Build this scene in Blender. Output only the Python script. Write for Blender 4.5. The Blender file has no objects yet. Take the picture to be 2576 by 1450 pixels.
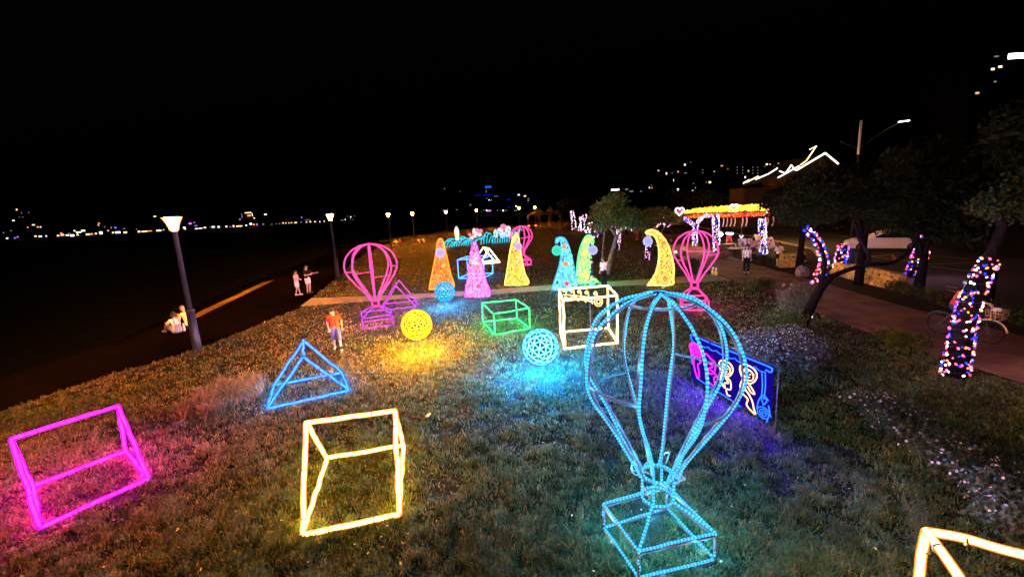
import bpy, math, random
import numpy as np
from mathutils import Vector, Matrix
random.seed(7); rng = np.random.default_rng(7)
scene = bpy.context.scene
col = scene.collection

# ------------------------------------------------------------------ camera, sky, exposure
CAM_H = 4.3; FOC = 1080.0; PITCH = math.radians(10.4); ROLL = math.radians(3.15)
FW = np.array([0, math.cos(PITCH), -math.sin(PITCH)]); UP0 = np.array([0, math.sin(PITCH), math.cos(PITCH)])
RT = math.cos(ROLL)*np.array([1, 0, 0]) - math.sin(ROLL)*UP0
UP = math.sin(ROLL)*np.array([1, 0, 0]) + math.cos(ROLL)*UP0
cam_d = bpy.data.cameras.new('camera'); cam = bpy.data.objects.new('camera', cam_d); col.objects.link(cam)
cam_d.sensor_width = 36; cam_d.lens = 36*FOC/2575; cam_d.clip_start = 0.05; cam_d.clip_end = 5000
m = Matrix.Identity(4)
for i in range(3):
    m[i][0] = RT[i]; m[i][1] = UP[i]; m[i][2] = -FW[i]
m[2][3] = CAM_H
cam.matrix_world = m; scene.camera = cam

world = bpy.data.worlds.new("World"); scene.world = world; world.use_nodes = True
wn = world.node_tree.nodes; wl = world.node_tree.links
sky = wn.new('ShaderNodeTexSky'); sky.sky_type = 'NISHITA'; sky.sun_disc = False
sky.sun_elevation = math.radians(-4.7); sky.sun_rotation = math.radians(200)
wn['Background'].inputs['Strength'].default_value = 0.1
wl.new(sky.outputs[0], wn['Background'].inputs['Color'])
scene.view_settings.view_transform = 'Standard'; scene.view_settings.look = 'None'
scene.view_settings.exposure = -0.35; scene.view_settings.gamma = 1.0
scene.view_settings.use_curve_mapping = False
scene.cycles.use_denoising = True
scene.cycles.use_light_tree = True
scene.cycles.max_bounces = 4; scene.cycles.diffuse_bounces = 2; scene.cycles.glossy_bounces = 2
scene.cycles.transmission_bounces = 2; scene.cycles.volume_bounces = 0; scene.cycles.transparent_max_bounces = 4
scene.cycles.sample_clamp_indirect = 4.0
scene.cycles.caustics_reflective = False; scene.cycles.caustics_refractive = False

# ------------------------------------------------------------------ where a spot of the photograph stands on the ground
def D(px, py): return (px-1287.5)/FOC*RT - (py-725)/FOC*UP + FW
def G(px, py, z=0.0):
    d = D(px, py); t = (z-CAM_H)/d[2]; return np.array([0, 0, CAM_H]) + t*d
def Yp(px, py, y):
    d = D(px, py); return np.array([0, 0, CAM_H]) + d*(y/d[1])
def Zt(px, py, b):
    d = D(px, py); return CAM_H + d[2]*(b[0]*d[0]+b[1]*d[1])/(d[0]**2+d[1]**2)

# ------------------------------------------------------------------ materials
MATS = {}; GLOWS = set()
def mat_base(name):
    m = bpy.data.materials.new(name); m.use_nodes = True; MATS[name] = m
    return m, m.node_tree.nodes, m.node_tree.links
def pbr(name, c, rough=0.7, metal=0.0, c2=None, scale=8.0, bump=0.0, bscale=None, spec=0.3, detail=5.0):
    m, n, l = mat_base(name); b = n['Principled BSDF']
    b.inputs['Roughness'].default_value = rough; b.inputs['Metallic'].default_value = metal
    b.inputs['Specular IOR Level'].default_value = spec
    b.inputs['Base Color'].default_value = (*c, 1)
    tc = n.new('ShaderNodeTexCoord')
    if c2 is None: c2 = tuple(x*0.72 for x in c)
    nz = n.new('ShaderNodeTexNoise'); nz.inputs['Scale'].default_value = scale; nz.inputs['Detail'].default_value = detail
    l.new(tc.outputs['Object'], nz.inputs['Vector'])
    rp = n.new('ShaderNodeValToRGB'); rp.color_ramp.elements[0].position = 0.35; rp.color_ramp.elements[1].position = 0.68
    rp.color_ramp.elements[0].color = (*c2, 1); rp.color_ramp.elements[1].color = (*c, 1)
    l.new(nz.outputs['Fac'], rp.inputs['Fac']); l.new(rp.outputs['Color'], b.inputs['Base Color'])
    if bump:
        n2 = n.new('ShaderNodeTexNoise'); n2.inputs['Scale'].default_value = bscale or scale*6; n2.inputs['Detail'].default_value = 6
        l.new(tc.outputs['Object'], n2.inputs['Vector'])
        bp = n.new('ShaderNodeBump'); bp.inputs['Strength'].default_value = bump; bp.inputs['Distance'].default_value = 0.05
        l.new(n2.outputs['Fac'], bp.inputs['Height']); l.new(bp.outputs['Normal'], b.inputs['Normal'])
    return m
def attr_mat(name, rough=0.6, trans=0.0):
    m, n, l = mat_base(name); b = n['Principled BSDF']; b.inputs['Roughness'].default_value = rough
    b.inputs['Specular IOR Level'].default_value = 0.05
    a = n.new('ShaderNodeAttribute'); a.attribute_name = 'tint'
    l.new(a.outputs['Color'], b.inputs['Base Color'])
    if trans:
        t = n.new('ShaderNodeBsdfTranslucent'); mx = n.new('ShaderNodeMixShader'); mx.inputs[0].default_value = trans
        l.new(a.outputs['Color'], t.inputs['Color']); l.new(b.outputs[0], mx.inputs[1]); l.new(t.outputs[0], mx.inputs[2])
        l.new(mx.outputs[0], n['Material Output'].inputs['Surface'])
    return m
def glow(name, core, edge=None, vary=0.0, vscale=6.0, power=2.2, back=True):
    """a light-giving tube: bright core, its halo put into the colour of the rim; vary = uneven LEDs along the rope"""
    m, n, l = mat_base(name); n.remove(n['Principled BSDF'])
    e = n.new('ShaderNodeEmission'); l.new(e.outputs[0], n['Material Output'].inputs['Surface'])
    mx = n.new('ShaderNodeMix'); mx.data_type = 'RGBA'; mx.clamp_factor = True
    core = [c*1.27 for c in core]; edge = [c*1.27 for c in (edge or core)]      # the picture is exposed a third of a stop down
    mx.inputs['A'].default_value = (*core, 1); mx.inputs['B'].default_value = (*edge, 1)
    GLOWS.add(name)
    g = n.new('ShaderNodeNewGeometry'); at = n.new('ShaderNodeAttribute'); at.attribute_name = 'axis'
    def vm(op, a, b_=None):
        q = n.new('ShaderNodeVectorMath'); q.operation = op; l.new(a, q.inputs[0])
        if b_ is not None: l.new(b_, q.inputs[1])
        return q
    dt = vm('DOT_PRODUCT', g.outputs['Incoming'], at.outputs['Vector'])
    sc_ = n.new('ShaderNodeVectorMath'); sc_.operation = 'SCALE'; l.new(at.outputs['Vector'], sc_.inputs[0]); l.new(dt.outputs['Value'], sc_.inputs['Scale'])
    pr = vm('NORMALIZE', vm('SUBTRACT', g.outputs['Incoming'], sc_.outputs['Vector']).outputs['Vector'])
    fd = vm('DOT_PRODUCT', pr.outputs['Vector'], g.outputs['Normal'])
    ab = n.new('ShaderNodeMath'); ab.operation = 'ABSOLUTE'; l.new(fd.outputs['Value'], ab.inputs[0])
    pw = n.new('ShaderNodeMapRange'); pw.interpolation_type = 'SMOOTHSTEP'
    pw.inputs['From Min'].default_value = .97; pw.inputs['From Max'].default_value = .55      # across the tube: core to rim
    l.new(ab.outputs[0], pw.inputs['Value']); l.new(pw.outputs[0], mx.inputs['Factor'])
    l.new(mx.outputs['Result'], e.inputs['Color'])
    if vary:
        tc = n.new('ShaderNodeTexCoord'); nz = n.new('ShaderNodeTexNoise'); nz.inputs['Scale'].default_value = vscale
        nz.inputs['Detail'].default_value = 2
        mr = n.new('ShaderNodeMapRange'); mr.inputs['From Min'].default_value = 0.35; mr.inputs['From Max'].default_value = 0.6
        mr.inputs['To Min'].default_value = 1-vary; mr.inputs['To Max'].default_value = 1.0
        l.new(tc.outputs['Object'], nz.inputs['Vector']); l.new(nz.outputs['Fac'], mr.inputs['Value'])
        l.new(mr.outputs['Result'], e.inputs['Strength'])
    return m
CAST = {}
def cast(parent, pts, mat, step=.4):
    """the light a rope gives to the place: unseen point lights added along it"""
    key, rgb = mat, CASTS.get(mat)
    if rgb is None: return
    P = np.array(pts, float); L = np.concatenate([[0], np.cumsum(np.linalg.norm(np.diff(P, axis=0), axis=1))])
    n = max(1, int(round(L[-1]/step))); o = np.array(ORG[root_of(parent).name])
    k = (mat, round(L[-1]/n, 2))
    if k not in CAST:
        d = bpy.data.lights.new('added_light', 'POINT'); mx = max(rgb); d.color = [c/mx for c in rgb]; d.energy = mx*k[1]; d.shadow_soft_size = .06; CAST[k] = d
    for i in range(n):
        sp_ = (i+.5)*L[-1]/n; p = np.array([np.interp(sp_, L, P[:, q]) for q in range(3)])
        ob = bpy.data.objects.new('added_light', CAST[k]); col.objects.link(ob); ob.parent = parent; ob.location = [float(a) for a in p-o]
def cast_at(parent, p, rgb, size=.2):  # unseen point light added for the spill of a lit thing
    d = bpy.data.lights.new('added_light', 'POINT'); mx = max(rgb); d.color = [c/mx for c in rgb]; d.energy = mx; d.shadow_soft_size = size
    ob = bpy.data.objects.new('added_light', d); col.objects.link(ob); ob.parent = parent; ob.location = [float(a) for a in np.array(p, float)-np.array(ORG[root_of(parent).name])]
CASTS = {'magenta_rope': (190, 1, 130), 'warm_rope': (100, 50, 12), 'amber_rope': (150, 78, 5), 'blue_rope': (1, 42, 210), 'cream_rope': (70, 42, 18), 'green_rope': (1, 190, 60), 'bead_rope': (3, 26, 52),
         'pink_rope': (42, 4, 24), 'hot_pink_rope': (60, 4, 26), 'violet_rope': (30, 2, 34), 'sky_rope': (3, 45, 130), 'orange_rope': (60, 18, 2), 'gold_rope': (55, 34, 8), 'cyan_rope': (3, 75, 90), 'wave_rope': (1, 12, 20)}
def bead_glow(name, core, dim):
    """rope light with its LEDs close together: bright beads, dimmer sleeve between them (attribute bead = 0..1 along the rope)"""
    m, n, l = mat_base(name); n.remove(n['Principled BSDF'])
    e = n.new('ShaderNodeEmission'); l.new(e.outputs[0], n['Material Output'].inputs['Surface'])
    a = n.new('ShaderNodeAttribute'); a.attribute_name = 'tint'
    mx = n.new('ShaderNodeMix'); mx.data_type = 'RGBA'
    core = [c*1.27 for c in core]; dim = [c*1.27 for c in dim]
    mx.inputs['A'].default_value = (*dim, 1); mx.inputs['B'].default_value = (*core, 1)
    l.new(a.outputs['Fac'], mx.inputs['Factor']); l.new(mx.outputs['Result'], e.inputs['Color'])
    return m

# ------------------------------------------------------------------ mesh helpers
ORG = {}
class MB:
    """collects shapes; build() links them as one mesh object"""
    def __init__(s): s.v = []; s.f = []; s.c = []; s.n = 0; s.cur = None; s.ax = {}
    def add(s, vs, fs, cs=None):
        vs = [tuple(float(a) for a in p) for p in vs]
        s.f += [tuple(i+s.n for i in f) for f in fs]; s.v += vs; s.n += len(vs)
        s.c += list(cs) if cs is not None else [s.cur or (1, 1, 1)]*len(vs)
        return s
    def box(s, c, size, rot=0.0, tilt=None):
        hx, hy, hz = [a/2 for a in size]
        M = Matrix.Rotation(rot, 3, 'Z')
        if tilt is not None: M = M @ tilt
        vs = [Vector(c) + M @ Vector((sx*hx, sy*hy, sz*hz)) for sz in (-1, 1) for sx, sy in ((-1, -1), (1, -1), (1, 1), (-1, 1))]
        return s.add(vs, [(3, 2, 1, 0), (4, 5, 6, 7), (0, 1, 5, 4), (1, 2, 6, 5), (2, 3, 7, 6), (3, 0, 4, 7)])
    def tube(s, pts, r, sides=8, closed=False, caps=True, cs=None):
        P = [Vector([float(a) for a in p]) for p in pts]; n = len(P)
        R = r if hasattr(r, '__len__') else [r]*n
        vs = []; fs = []; cols = []; ax = []
        prev = None
        for i in range(n):
            if closed: t = P[(i+1) % n]-P[i-1]
            else: t = P[min(i+1, n-1)]-P[max(i-1, 0)]
            if t.length < 1e-9: t = Vector((0, 0, 1))
            t.normalize()
            if prev is None:
                a = Vector((0, 0, 1)) if abs(t.z) < 0.9 else Vector((1, 0, 0))
                u = t.cross(a).normalized()
            else:
                u = (prev - t*prev.dot(t))
                u = u.normalized() if u.length > 1e-6 else t.orthogonal().normalized()
            prev = u; w = t.cross(u)
            for k in range(sides):
                an = 2*math.pi*k/sides
                vs.append(P[i]+(u*math.cos(an)+w*math.sin(an))*R[i])
                ax.append(tuple(t))
                if cs is not None: cols.append(cs[i])
        m_ = n if closed else n-1
        for i in range(m_):
            j = (i+1) % n
            for k in range(sides):
                fs.append((i*sides+k, i*sides+(k+1) % sides, j*sides+(k+1) % sides, j*sides+k))
        if caps and not closed:
            fs.append(tuple(range(sides-1, -1, -1))); fs.append(tuple((n-1)*sides+k for k in range(sides)))
        s.ax[s.n] = ax
        return s.add(vs, fs, cols if cs is not None else None)
    def lathe(s, prof, c=(0, 0, 0), sides=16, axis=None):
        vs = []; fs = []
        for r, z in prof:
            for k in range(sides):
                a = 2*math.pi*k/sides; vs.append(Vector(c)+Vector((r*math.cos(a), r*math.sin(a), z)))
        for i in range(len(prof)-1):
            for k in range(sides):
                fs.append((i*sides+k, i*sides+(k+1) % sides, (i+1)*sides+(k+1) % sides, (i+1)*sides+k))
        fs.append(tuple(range(sides-1, -1, -1))); fs.append(tuple((len(prof)-1)*sides+k for k in range(sides)))
        return s.add(vs, fs)
    def ball(s, c, r, seg=10, ring=6, M=None):
        rx, ry, rz = r if hasattr(r, '__len__') else (r, r, r)
        vs = []; fs = []
        for i in range(1, ring):
            th = math.pi*i/ring
            for k in range(seg):
                a = 2*math.pi*k/seg; vs.append((rx*math.sin(th)*math.cos(a), ry*math.sin(th)*math.sin(a), rz*math.cos(th)))
        vs += [(0, 0, rz), (0, 0, -rz)]; t = len(vs)-2; b = t+1
        for i in range(ring-2):
            for k in range(seg): fs.append((i*seg+k, (i+1)*seg+k, (i+1)*seg+(k+1) % seg, i*seg+(k+1) % seg))
        for k in range(seg):
            fs.append((t, k, (k+1) % seg)); fs.append((b, (ring-2)*seg+(k+1) % seg, (ring-2)*seg+k))
        vs = [Vector(c)+((M @ Vector(p)) if M else Vector(p)) for p in vs]
        return s.add(vs, fs)
    def cap(s, p0, p1, r0, r1, seg=10):
        """tapered capsule"""
        p0 = Vector(p0); p1 = Vector(p1); t = p1-p0; L = t.length
        t = t.normalized() if L > 1e-6 else Vector((0, 0, 1))
        pts = []; rr = []
        for a in (-1.0, -0.85, -0.5): pts.append(p0+t*(a*r0)); rr.append(max(r0*math.sqrt(max(0, 1-a*a)), r0*0.05))
        pts.append(p0); rr.append(r0); pts.append(p1+t*1e-4); rr.append(r1)
        for a in (0.5, 0.85, 1.0): pts.append(p1+t*(a*r1)); rr.append(max(r1*math.sqrt(max(0, 1-a*a)), r1*0.05))
        return s.tube(pts, rr, seg)
    def build(s, name, mat, parent=None, smooth=False, colors=False):
        o = np.array(ORG.get(root_of(parent).name, (0, 0, 0))) if parent else np.zeros(3)
        me = bpy.data.meshes.new(name)
        me.from_pydata([tuple(np.array(p)-o) for p in s.v], [], s.f); me.update()
        if colors:
            at = me.color_attributes.new('tint', 'FLOAT_COLOR', 'POINT')
            at.data.foreach_set('color', np.array([(c[0], c[1], c[2], 1.0) for c in s.c], dtype=np.float32).ravel())
        if s.ax and isinstance(mat, str) and mat in GLOWS:
            A = np.zeros((len(s.v), 3), dtype=np.float32)
            for st, a in s.ax.items(): A[st:st+len(a)] = a
            me.attributes.new('axis', 'FLOAT_VECTOR', 'POINT').data.foreach_set('vector', A.ravel())
        if smooth: me.polygons.foreach_set('use_smooth', np.ones(len(me.polygons), dtype=bool))
        return link(name, me, mat, parent)
def root_of(o):
    while o.parent: o = o.parent
    return o
def link(name, me, mat, parent=None, loc=None):
    ob = bpy.data.objects.new(name, me); col.objects.link(ob)
    if mat and not me.materials: me.materials.append(MATS[mat] if isinstance(mat, str) else mat)
    if parent: ob.parent = parent
    if loc is not None: ob.location = [float(a) for a in loc]
    return ob
def tag(o, label=None, cat=None, group=None, kind=None):
    if label: o['label'] = label
    if cat: o['category'] = cat
    if group: o['group'] = group
    if kind: o['kind'] = kind
    return o
def thing(name, label, cat, loc, group=None):
    o = bpy.data.objects.new(name, None); col.objects.link(o); o.empty_display_size = 0.2
    o.location = [float(a) for a in loc]; ORG[o.name] = tuple(float(a) for a in loc)
    return tag(o, label, cat, group)
def arr_mesh(name, verts, quads, mat, colors=None, parent=None, tris=False, smooth=False):
    """verts (N,3), faces (M,4 or 3)"""
    o = np.array(ORG.get(root_of(parent).name, (0, 0, 0))) if parent else np.zeros(3)
    me = bpy.data.meshes.new(name); k = quads.shape[1]
    me.vertices.add(len(verts)); me.vertices.foreach_set('co', (verts-o).astype(np.float32).ravel())
    me.loops.add(quads.size); me.loops.foreach_set('vertex_index', quads.astype(np.int32).ravel())
    me.polygons.add(len(quads)); me.polygons.foreach_set('loop_start', np.arange(0, quads.size, k, dtype=np.int32))
    me.polygons.foreach_set('loop_total', np.full(len(quads), k, dtype=np.int32))
    me.update(calc_edges=True)
    if colors is not None:
        at = me.color_attributes.new('tint', 'FLOAT_COLOR', 'POINT')
        at.data.foreach_set('color', np.hstack([colors, np.ones((len(colors), 1))]).astype(np.float32).ravel())
    if smooth: me.polygons.foreach_set('use_smooth', np.ones(len(quads), dtype=bool))
    return link(name, me, mat, parent)
def sheet(name, pts, z, mat, kind='structure', sub=0):
    me = bpy.data.meshes.new(name)
    me.from_pydata([(float(p[0]), float(p[1]), z) for p in pts], [], [tuple(range(len(pts)))]); me.update()
    if me.polygons[0].normal.z < 0: me.flip_normals()
    return tag(link(name, me, mat), kind=kind)
def crv(pts, n=8):
    """smooth line through points (Catmull-Rom)"""
    P = [np.array(p, float) for p in pts]; P = [2*P[0]-P[1]]+P+[2*P[-1]-P[-2]]; out = []
    for i in range(1, len(P)-2):
        for k in range(n):
            t = k/n; a, b, c, d = P[i-1:i+3]
            out.append(0.5*(2*b+(c-a)*t+(2*a-5*b+4*c-d)*t*t+(3*b-a-3*c+d)*t**3))
    out.append(P[-2]); return out
def inpoly(x, y, poly):
    r = np.zeros(len(x), bool); n = len(poly)
    for i in range(n):
        x0, y0 = poly[i][:2]; x1, y1 = poly[(i+1) % n][:2]
        c = ((y0 > y) != (y1 > y)); 
        with np.errstate(divide='ignore', invalid='ignore'):
            r ^= c & (x < (x1-x0)*(y-y0)/(y1-y0+1e-12)+x0)
    return r
def vnoise(x, y, s, seed=0):
    """smooth value noise"""
    x = np.asarray(x)*s+seed*17.3; y = np.asarray(y)*s+seed*9.1
    xi = np.floor(x); yi = np.floor(y); fx = x-xi; fy = y-yi; fx = fx*fx*(3-2*fx); fy = fy*fy*(3-2*fy)
    h = lambda a, b: np.mod(np.sin(a*127.1+b*311.7+seed)*43758.5453, 1.0)
    return (h(xi, yi)*(1-fx)+h(xi+1, yi)*fx)*(1-fy)+(h(xi, yi+1)*(1-fx)+h(xi+1, yi+1)*fx)*fy

# surface materials
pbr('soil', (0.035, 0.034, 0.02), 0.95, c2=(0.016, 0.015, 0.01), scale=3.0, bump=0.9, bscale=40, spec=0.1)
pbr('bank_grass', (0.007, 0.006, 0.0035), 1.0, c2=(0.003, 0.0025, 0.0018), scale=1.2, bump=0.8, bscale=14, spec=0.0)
pbr('pale_lit_bank', (0.3, 0.22, 0.11), 0.95, c2=(0.12, 0.1, 0.04), scale=2.5, bump=0.8, bscale=18, spec=0.1)  # pale bank edge, the lamp's light mixed into its tan
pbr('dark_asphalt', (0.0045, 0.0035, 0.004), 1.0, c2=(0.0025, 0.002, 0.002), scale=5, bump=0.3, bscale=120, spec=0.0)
pbr('concrete_path', (0.3, 0.26, 0.23), 0.9, c2=(0.2, 0.17, 0.15), scale=3, bump=0.3, bscale=60, spec=0.2)
pbr('paving', (0.22, 0.13, 0.095), 0.8, c2=(0.09, 0.055, 0.042), scale=1.1, bump=0.3, bscale=50, spec=0.3, detail=9)
pbr('road_asphalt', (0.05, 0.05, 0.055), 0.85, c2=(0.035, 0.035, 0.037), scale=2.5, bump=0.3, bscale=90)
pbr('yellow_paint', (0.75, 0.5, 0.05), 0.7, c2=(0.35, 0.25, 0.05), scale=9)
pbr('white_paint', (0.7, 0.7, 0.68), 0.7, c2=(0.4, 0.4, 0.4), scale=9)
pbr('hill', (0.012, 0.016, 0.01), 1.0, scale=0.03, spec=0.0)
pbr('far_wall', (0.004, 0.004, 0.005), 1.0, scale=0.3, spec=0.0)
pbr('bark', (0.13, 0.1, 0.075), 0.9, c2=(0.05, 0.04, 0.03), scale=12, bump=0.9, bscale=30)
pbr('dark_bark', (0.012, 0.009, 0.009), 0.95, c2=(0.005, 0.004, 0.004), scale=12, bump=0.9, bscale=30, spec=0.0)
pbr('pale_bark', (0.22, 0.2, 0.16), 0.9, c2=(0.1, 0.09, 0.07), scale=10, bump=0.9, bscale=30)
pbr('black_metal', (0.02, 0.02, 0.024), 0.45, spec=0.5, scale=20)
pbr('grey_metal', (0.17, 0.17, 0.19), 0.5, 0.2, c2=(0.1, 0.09, 0.09), scale=14)
pbr('rib_metal', (0.075, 0.075, 0.09), 0.5, 0.2, c2=(0.045, 0.04, 0.045), scale=14)
pbr('white_metal', (0.65, 0.62, 0.6), 0.5, 0.1, scale=10)
pbr('brown_wire', (0.12, 0.07, 0.04), 0.7)
pbr('rubber', (0.015, 0.015, 0.016), 0.8)
pbr('car_paint', (0.75, 0.75, 0.77), 0.25, c2=(0.7, 0.7, 0.72), spec=0.6, scale=2)
pbr('car_glass', (0.01, 0.012, 0.014), 0.08, spec=0.8)
pbr('barrier_yellow', (0.62, 0.4, 0.05), 0.85, c2=(0.14, 0.09, 0.05), scale=4.5, bump=0.5, bscale=25, detail=9)
pbr('barrier_pink', (0.7, 0.5, 0.45), 0.85, c2=(0.4, 0.25, 0.2), scale=9)
pbr('stripe_yellow', (0.7, 0.45, 0.03), 0.7)
pbr('blue_plastic', (0.02, 0.07, 0.3), 0.5)
pbr('wood', (0.22, 0.14, 0.08), 0.8, c2=(0.12, 0.08, 0.05), scale=6)
pbr('sack', (0.28, 0.19, 0.13), 0.95, c2=(0.16, 0.1, 0.07), scale=9, bump=0.8, bscale=20)
pbr('lilac_petal', (.62, .5, .66), 0.8)
pbr('rock', (0.22, 0.18, 0.19), 0.95, c2=(0.13, 0.1, 0.1), scale=5, bump=0.8, bscale=14)
pbr('canvas', (0.45, 0.42, 0.4), 0.9)
pbr('roof_tile', (0.03, 0.02, 0.016), 0.9, scale=3)
pbr('house_wall', (0.07, 0.05, 0.035), 0.9, scale=2)
pbr('poster_tan', (0.5, 0.36, 0.27), 0.8, c2=(0.2, 0.13, 0.1), scale=5)
pbr('poster_yellow', (0.55, 0.5, 0.2), 0.8, c2=(0.15, 0.16, 0.1), scale=6)
pbr('poster_grey', (0.25, 0.26, 0.32), 0.8, c2=(0.12, 0.12, 0.16), scale=12)
pbr('skin', (0.55, 0.33, 0.23), 0.55, c2=(0.48, 0.28, 0.19), scale=20)
pbr('hair_black', (0.01, 0.009, 0.009), 0.5, spec=0.4, scale=60, bump=0.6, bscale=90)
pbr('hair_grey', (0.3, 0.27, 0.26), 0.6, c2=(0.14, 0.12, 0.12), scale=40, bump=0.6, bscale=90)
for nm, c in (('white_cloth', (0.75, 0.73, 0.74)), ('cream_cloth', (0.75, 0.66, 0.4)), ('orange_cloth', (0.75, 0.055, 0.016)),
              ('navy_cloth', (0.03, 0.035, 0.08)), ('black_cloth', (0.012, 0.012, 0.014)), ('denim', (0.22, 0.25, 0.42)),
              ('slate_cloth', (0.1, 0.11, 0.19)), ('red_cloth', (0.6, 0.06, 0.05)), ('pink_cloth', (0.7, 0.5, 0.5)),
              ('dark_grey_cloth', (0.05, 0.05, 0.06)), ('green_cloth', (0.25, 0.4, 0.08)), ('maroon_cloth', (0.2, 0.03, 0.05))):
    pbr(nm, c, 0.9, scale=25, bump=0.4, bscale=18, spec=0.1)
pbr('shoe_white', (0.7, 0.68, 0.66), 0.7); pbr('shoe_dark', (0.04, 0.035, 0.03), 0.7)
attr_mat('leaf', 0.75, 0.25); attr_mat('blade', 0.75, 0.3)
m, n, l = mat_base('water'); b = n['Principled BSDF']; b.inputs['Base Color'].default_value = (0.003, 0.004, 0.007, 1)
b.inputs['Roughness'].default_value = 0.45; b.inputs['Specular IOR Level'].default_value = 0.12
tc = n.new('ShaderNodeTexCoord'); nz = n.new('ShaderNodeTexNoise'); nz.inputs['Scale'].default_value = 1.3; nz.inputs['Detail'].default_value = 5
bp = n.new('ShaderNodeBump'); bp.inputs['Strength'].default_value = 0.7; bp.inputs['Distance'].default_value = 0.25
l.new(tc.outputs['Object'], nz.inputs['Vector']); l.new(nz.outputs['Fac'], bp.inputs['Height']); l.new(bp.outputs['Normal'], b.inputs['Normal'])

# light-giving materials (absolute radiance; 1 = white in the picture)
glow('lamp_glass', (9500, 2500, 110), (3, .8, .08))
glow('magenta_rope', (14, 0.11, 14), (4, 0.0, 4.5), 0.4)
glow('warm_rope', (16, 8, 2.2), (3, .5, .03), 0.15)
glow('amber_rope', (16, 8.5, 1.8), (3, .5, .02), 0.4)
glow('blue_rope', (0.15, .85, 10), (0.0, .12, 4), 0.3)
glow('cream_rope', (12, 8, 4.2), (2.5, .6, .15), 0.2)
glow('green_rope', (0.28, 2.4, .8), (0.01, .75, .2), 0.4)
glow('cyan_rope', (0.16, .75, 1.1), (0.01, .25, .9), 0.2)
glow('sky_rope', (0.4, 1.4, 5), (0.0, .2, 2.5), 0.2)
glow('wave_rope', (0.05, 1.0, 1.3), (0.0, .6, 1.0), 0.3)
glow('pink_rope', (2.2, 0.19, .8), (1.0, 0.02, .42), 0.3)
glow('hot_pink_rope', (2.2, 0.17, .75), (1.0, 0.02, .4), 0.3)
glow('violet_rope', (.95, 0.16, 1.1), (.35, 0.01, .5), 0.35)
glow('yellow_strut', (9, 4.6, .12), (2.0, .45, 0.0), 0.15)
glow('cyan_strut', (0.9, 4.5, 9), (0.02, .4, 2.5), 0.1)
glow('aqua_strut', (0.16, 1.3, 2.2), (0.0, .3, 1.0), 0.2)
glow('yellow_strut_inner', (.42, .13, .0)); glow('cyan_strut_inner', (0.0, .09, .38)); glow('aqua_strut_inner', (0.0, .1, .22))
bead_glow('bead_rope', (0.28, 1.3, 2.5), (0.02, .48, 1.2))
glow('neon_blue', (0.06, .5, 6), (0.0, 0.08, 2.5))
glow('neon_pink', (3.4, 0.05, 1.9), (1.6, 0.01, .9))
glow('neon_cream', (4, 2.3, .95), (1.9, .7, 0.1))
glow('backing_halo', (0.009, 0.002, .2))  # blue glow round the neon lines, put into the board behind them
glow('white_hot', (12, 11.5, 12)); glow('cool_white_lamp', (26, 27, 30)); glow('warm_window', (2.6, 1.5, .7)); glow('white_window', (2.2, 2.1, 2.1))
glow('orange_window', (1.6, .5, .15)); glow('blue_window', (0.2, 0.22, 2)); glow('violet_window', (.8, 0.2, 1.2)); glow('red_window', (6, 0.6, 0.5))
glow('dim_window', (0.22, 0.19, 0.18)); glow('blue_sign', (0.0, .13, 1.0)); glow('deep_blue_sign', (0.002, 0.004, .42))
glow('tail_red', (14, 1.3, 0.4)); glow('roof_tube', (4, 3.3, 3), (2, 1.5, 1.2)); glow('roof_tube_yellow', (2.4, 1.9, .9))
glow('bulb_blue', (0.03, 0.12, 5)); glow('bulb_pink', (4, .32, .9)); glow('bulb_amber', (5, 1.1, 0.18)); glow('bulb_white', (4, 3, 3.8)); glow('bulb_red', (3, 0.1, 0.14))
glow('gold_bulb', (7, 4.6, 0.7)); glow('lilac_ball', (0.62, 0.47, 0.9)); glow('mint_ball', (0.06, 0.75, 0.5)); glow('periwinkle_ball', (0.45, 0.48, 0.95))
m, n, l = mat_base('tint_glow'); n.remove(n['Principled BSDF']); e = n.new('ShaderNodeEmission'); a = n.new('ShaderNodeAttribute'); a.attribute_name = 'tint'; e.inputs['Strength'].default_value = 2.0
l.new(a.outputs['Color'], e.inputs['Color']); l.new(e.outputs[0], n['Material Output'].inputs['Surface'])

# ------------------------------------------------------------------ the setting
EDGE = [G(*p)[:2] for p in ((0, 1035), (300, 935), (497, 880), (640, 820), (775, 765))]
lawn_left = [np.array((-15.5, -2.0)), np.array((-14.2, 5.0))] + EDGE + [np.array(p) for p in ((-11.4, 24.3), (-13.4, 33.8), (-16.0, 44), (-18.6, 60), (-20, 75))]
path_left = [np.array(p) for p in ((-18.5, -4), (-16.6, 6), (-15.0, 15.1), (-15.0, 18.0), (-14.9, 20.5), (-15.9, 25), (-17.9, 33.1), (-20.5, 45), (-23, 60), (-24.5, 75))]
shore_far = [np.array(p) for p in ((-21, 90), (-15, 104), (-6, 116), (6, 128), (22, 150), (60, 230), (140, 420), (300, 900))]
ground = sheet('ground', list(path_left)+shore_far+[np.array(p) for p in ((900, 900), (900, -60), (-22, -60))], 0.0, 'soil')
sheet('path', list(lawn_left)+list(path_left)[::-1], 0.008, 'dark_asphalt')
bank = MB()
bl = crv([(*p, 0.0) for p in list(path_left)+shore_far[:-1]], 3); 
out = []
for i, p in enumerate(bl):
    t = bl[min(i+1, len(bl)-1)]-bl[max(i-1, 0)]; nrm = np.array((-t[1], t[0], 0))/np.hypot(t[0], t[1])
    out.append((p+nrm*0.02+np.array((0, 0, -0.01)), p+nrm*2.2+np.array((0, 0, -0.35)), p+nrm*6.5+np.array((0, 0, -1.6))))
for i in range(len(out)-1):
    a, b_ = out[i], out[i+1]; bank.add([a[0], b_[0], b_[1], a[1]], [(0, 1, 2, 3)]); bank.add([a[1], b_[1], b_[2], a[2]], [(0, 1, 2, 3)])
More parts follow.
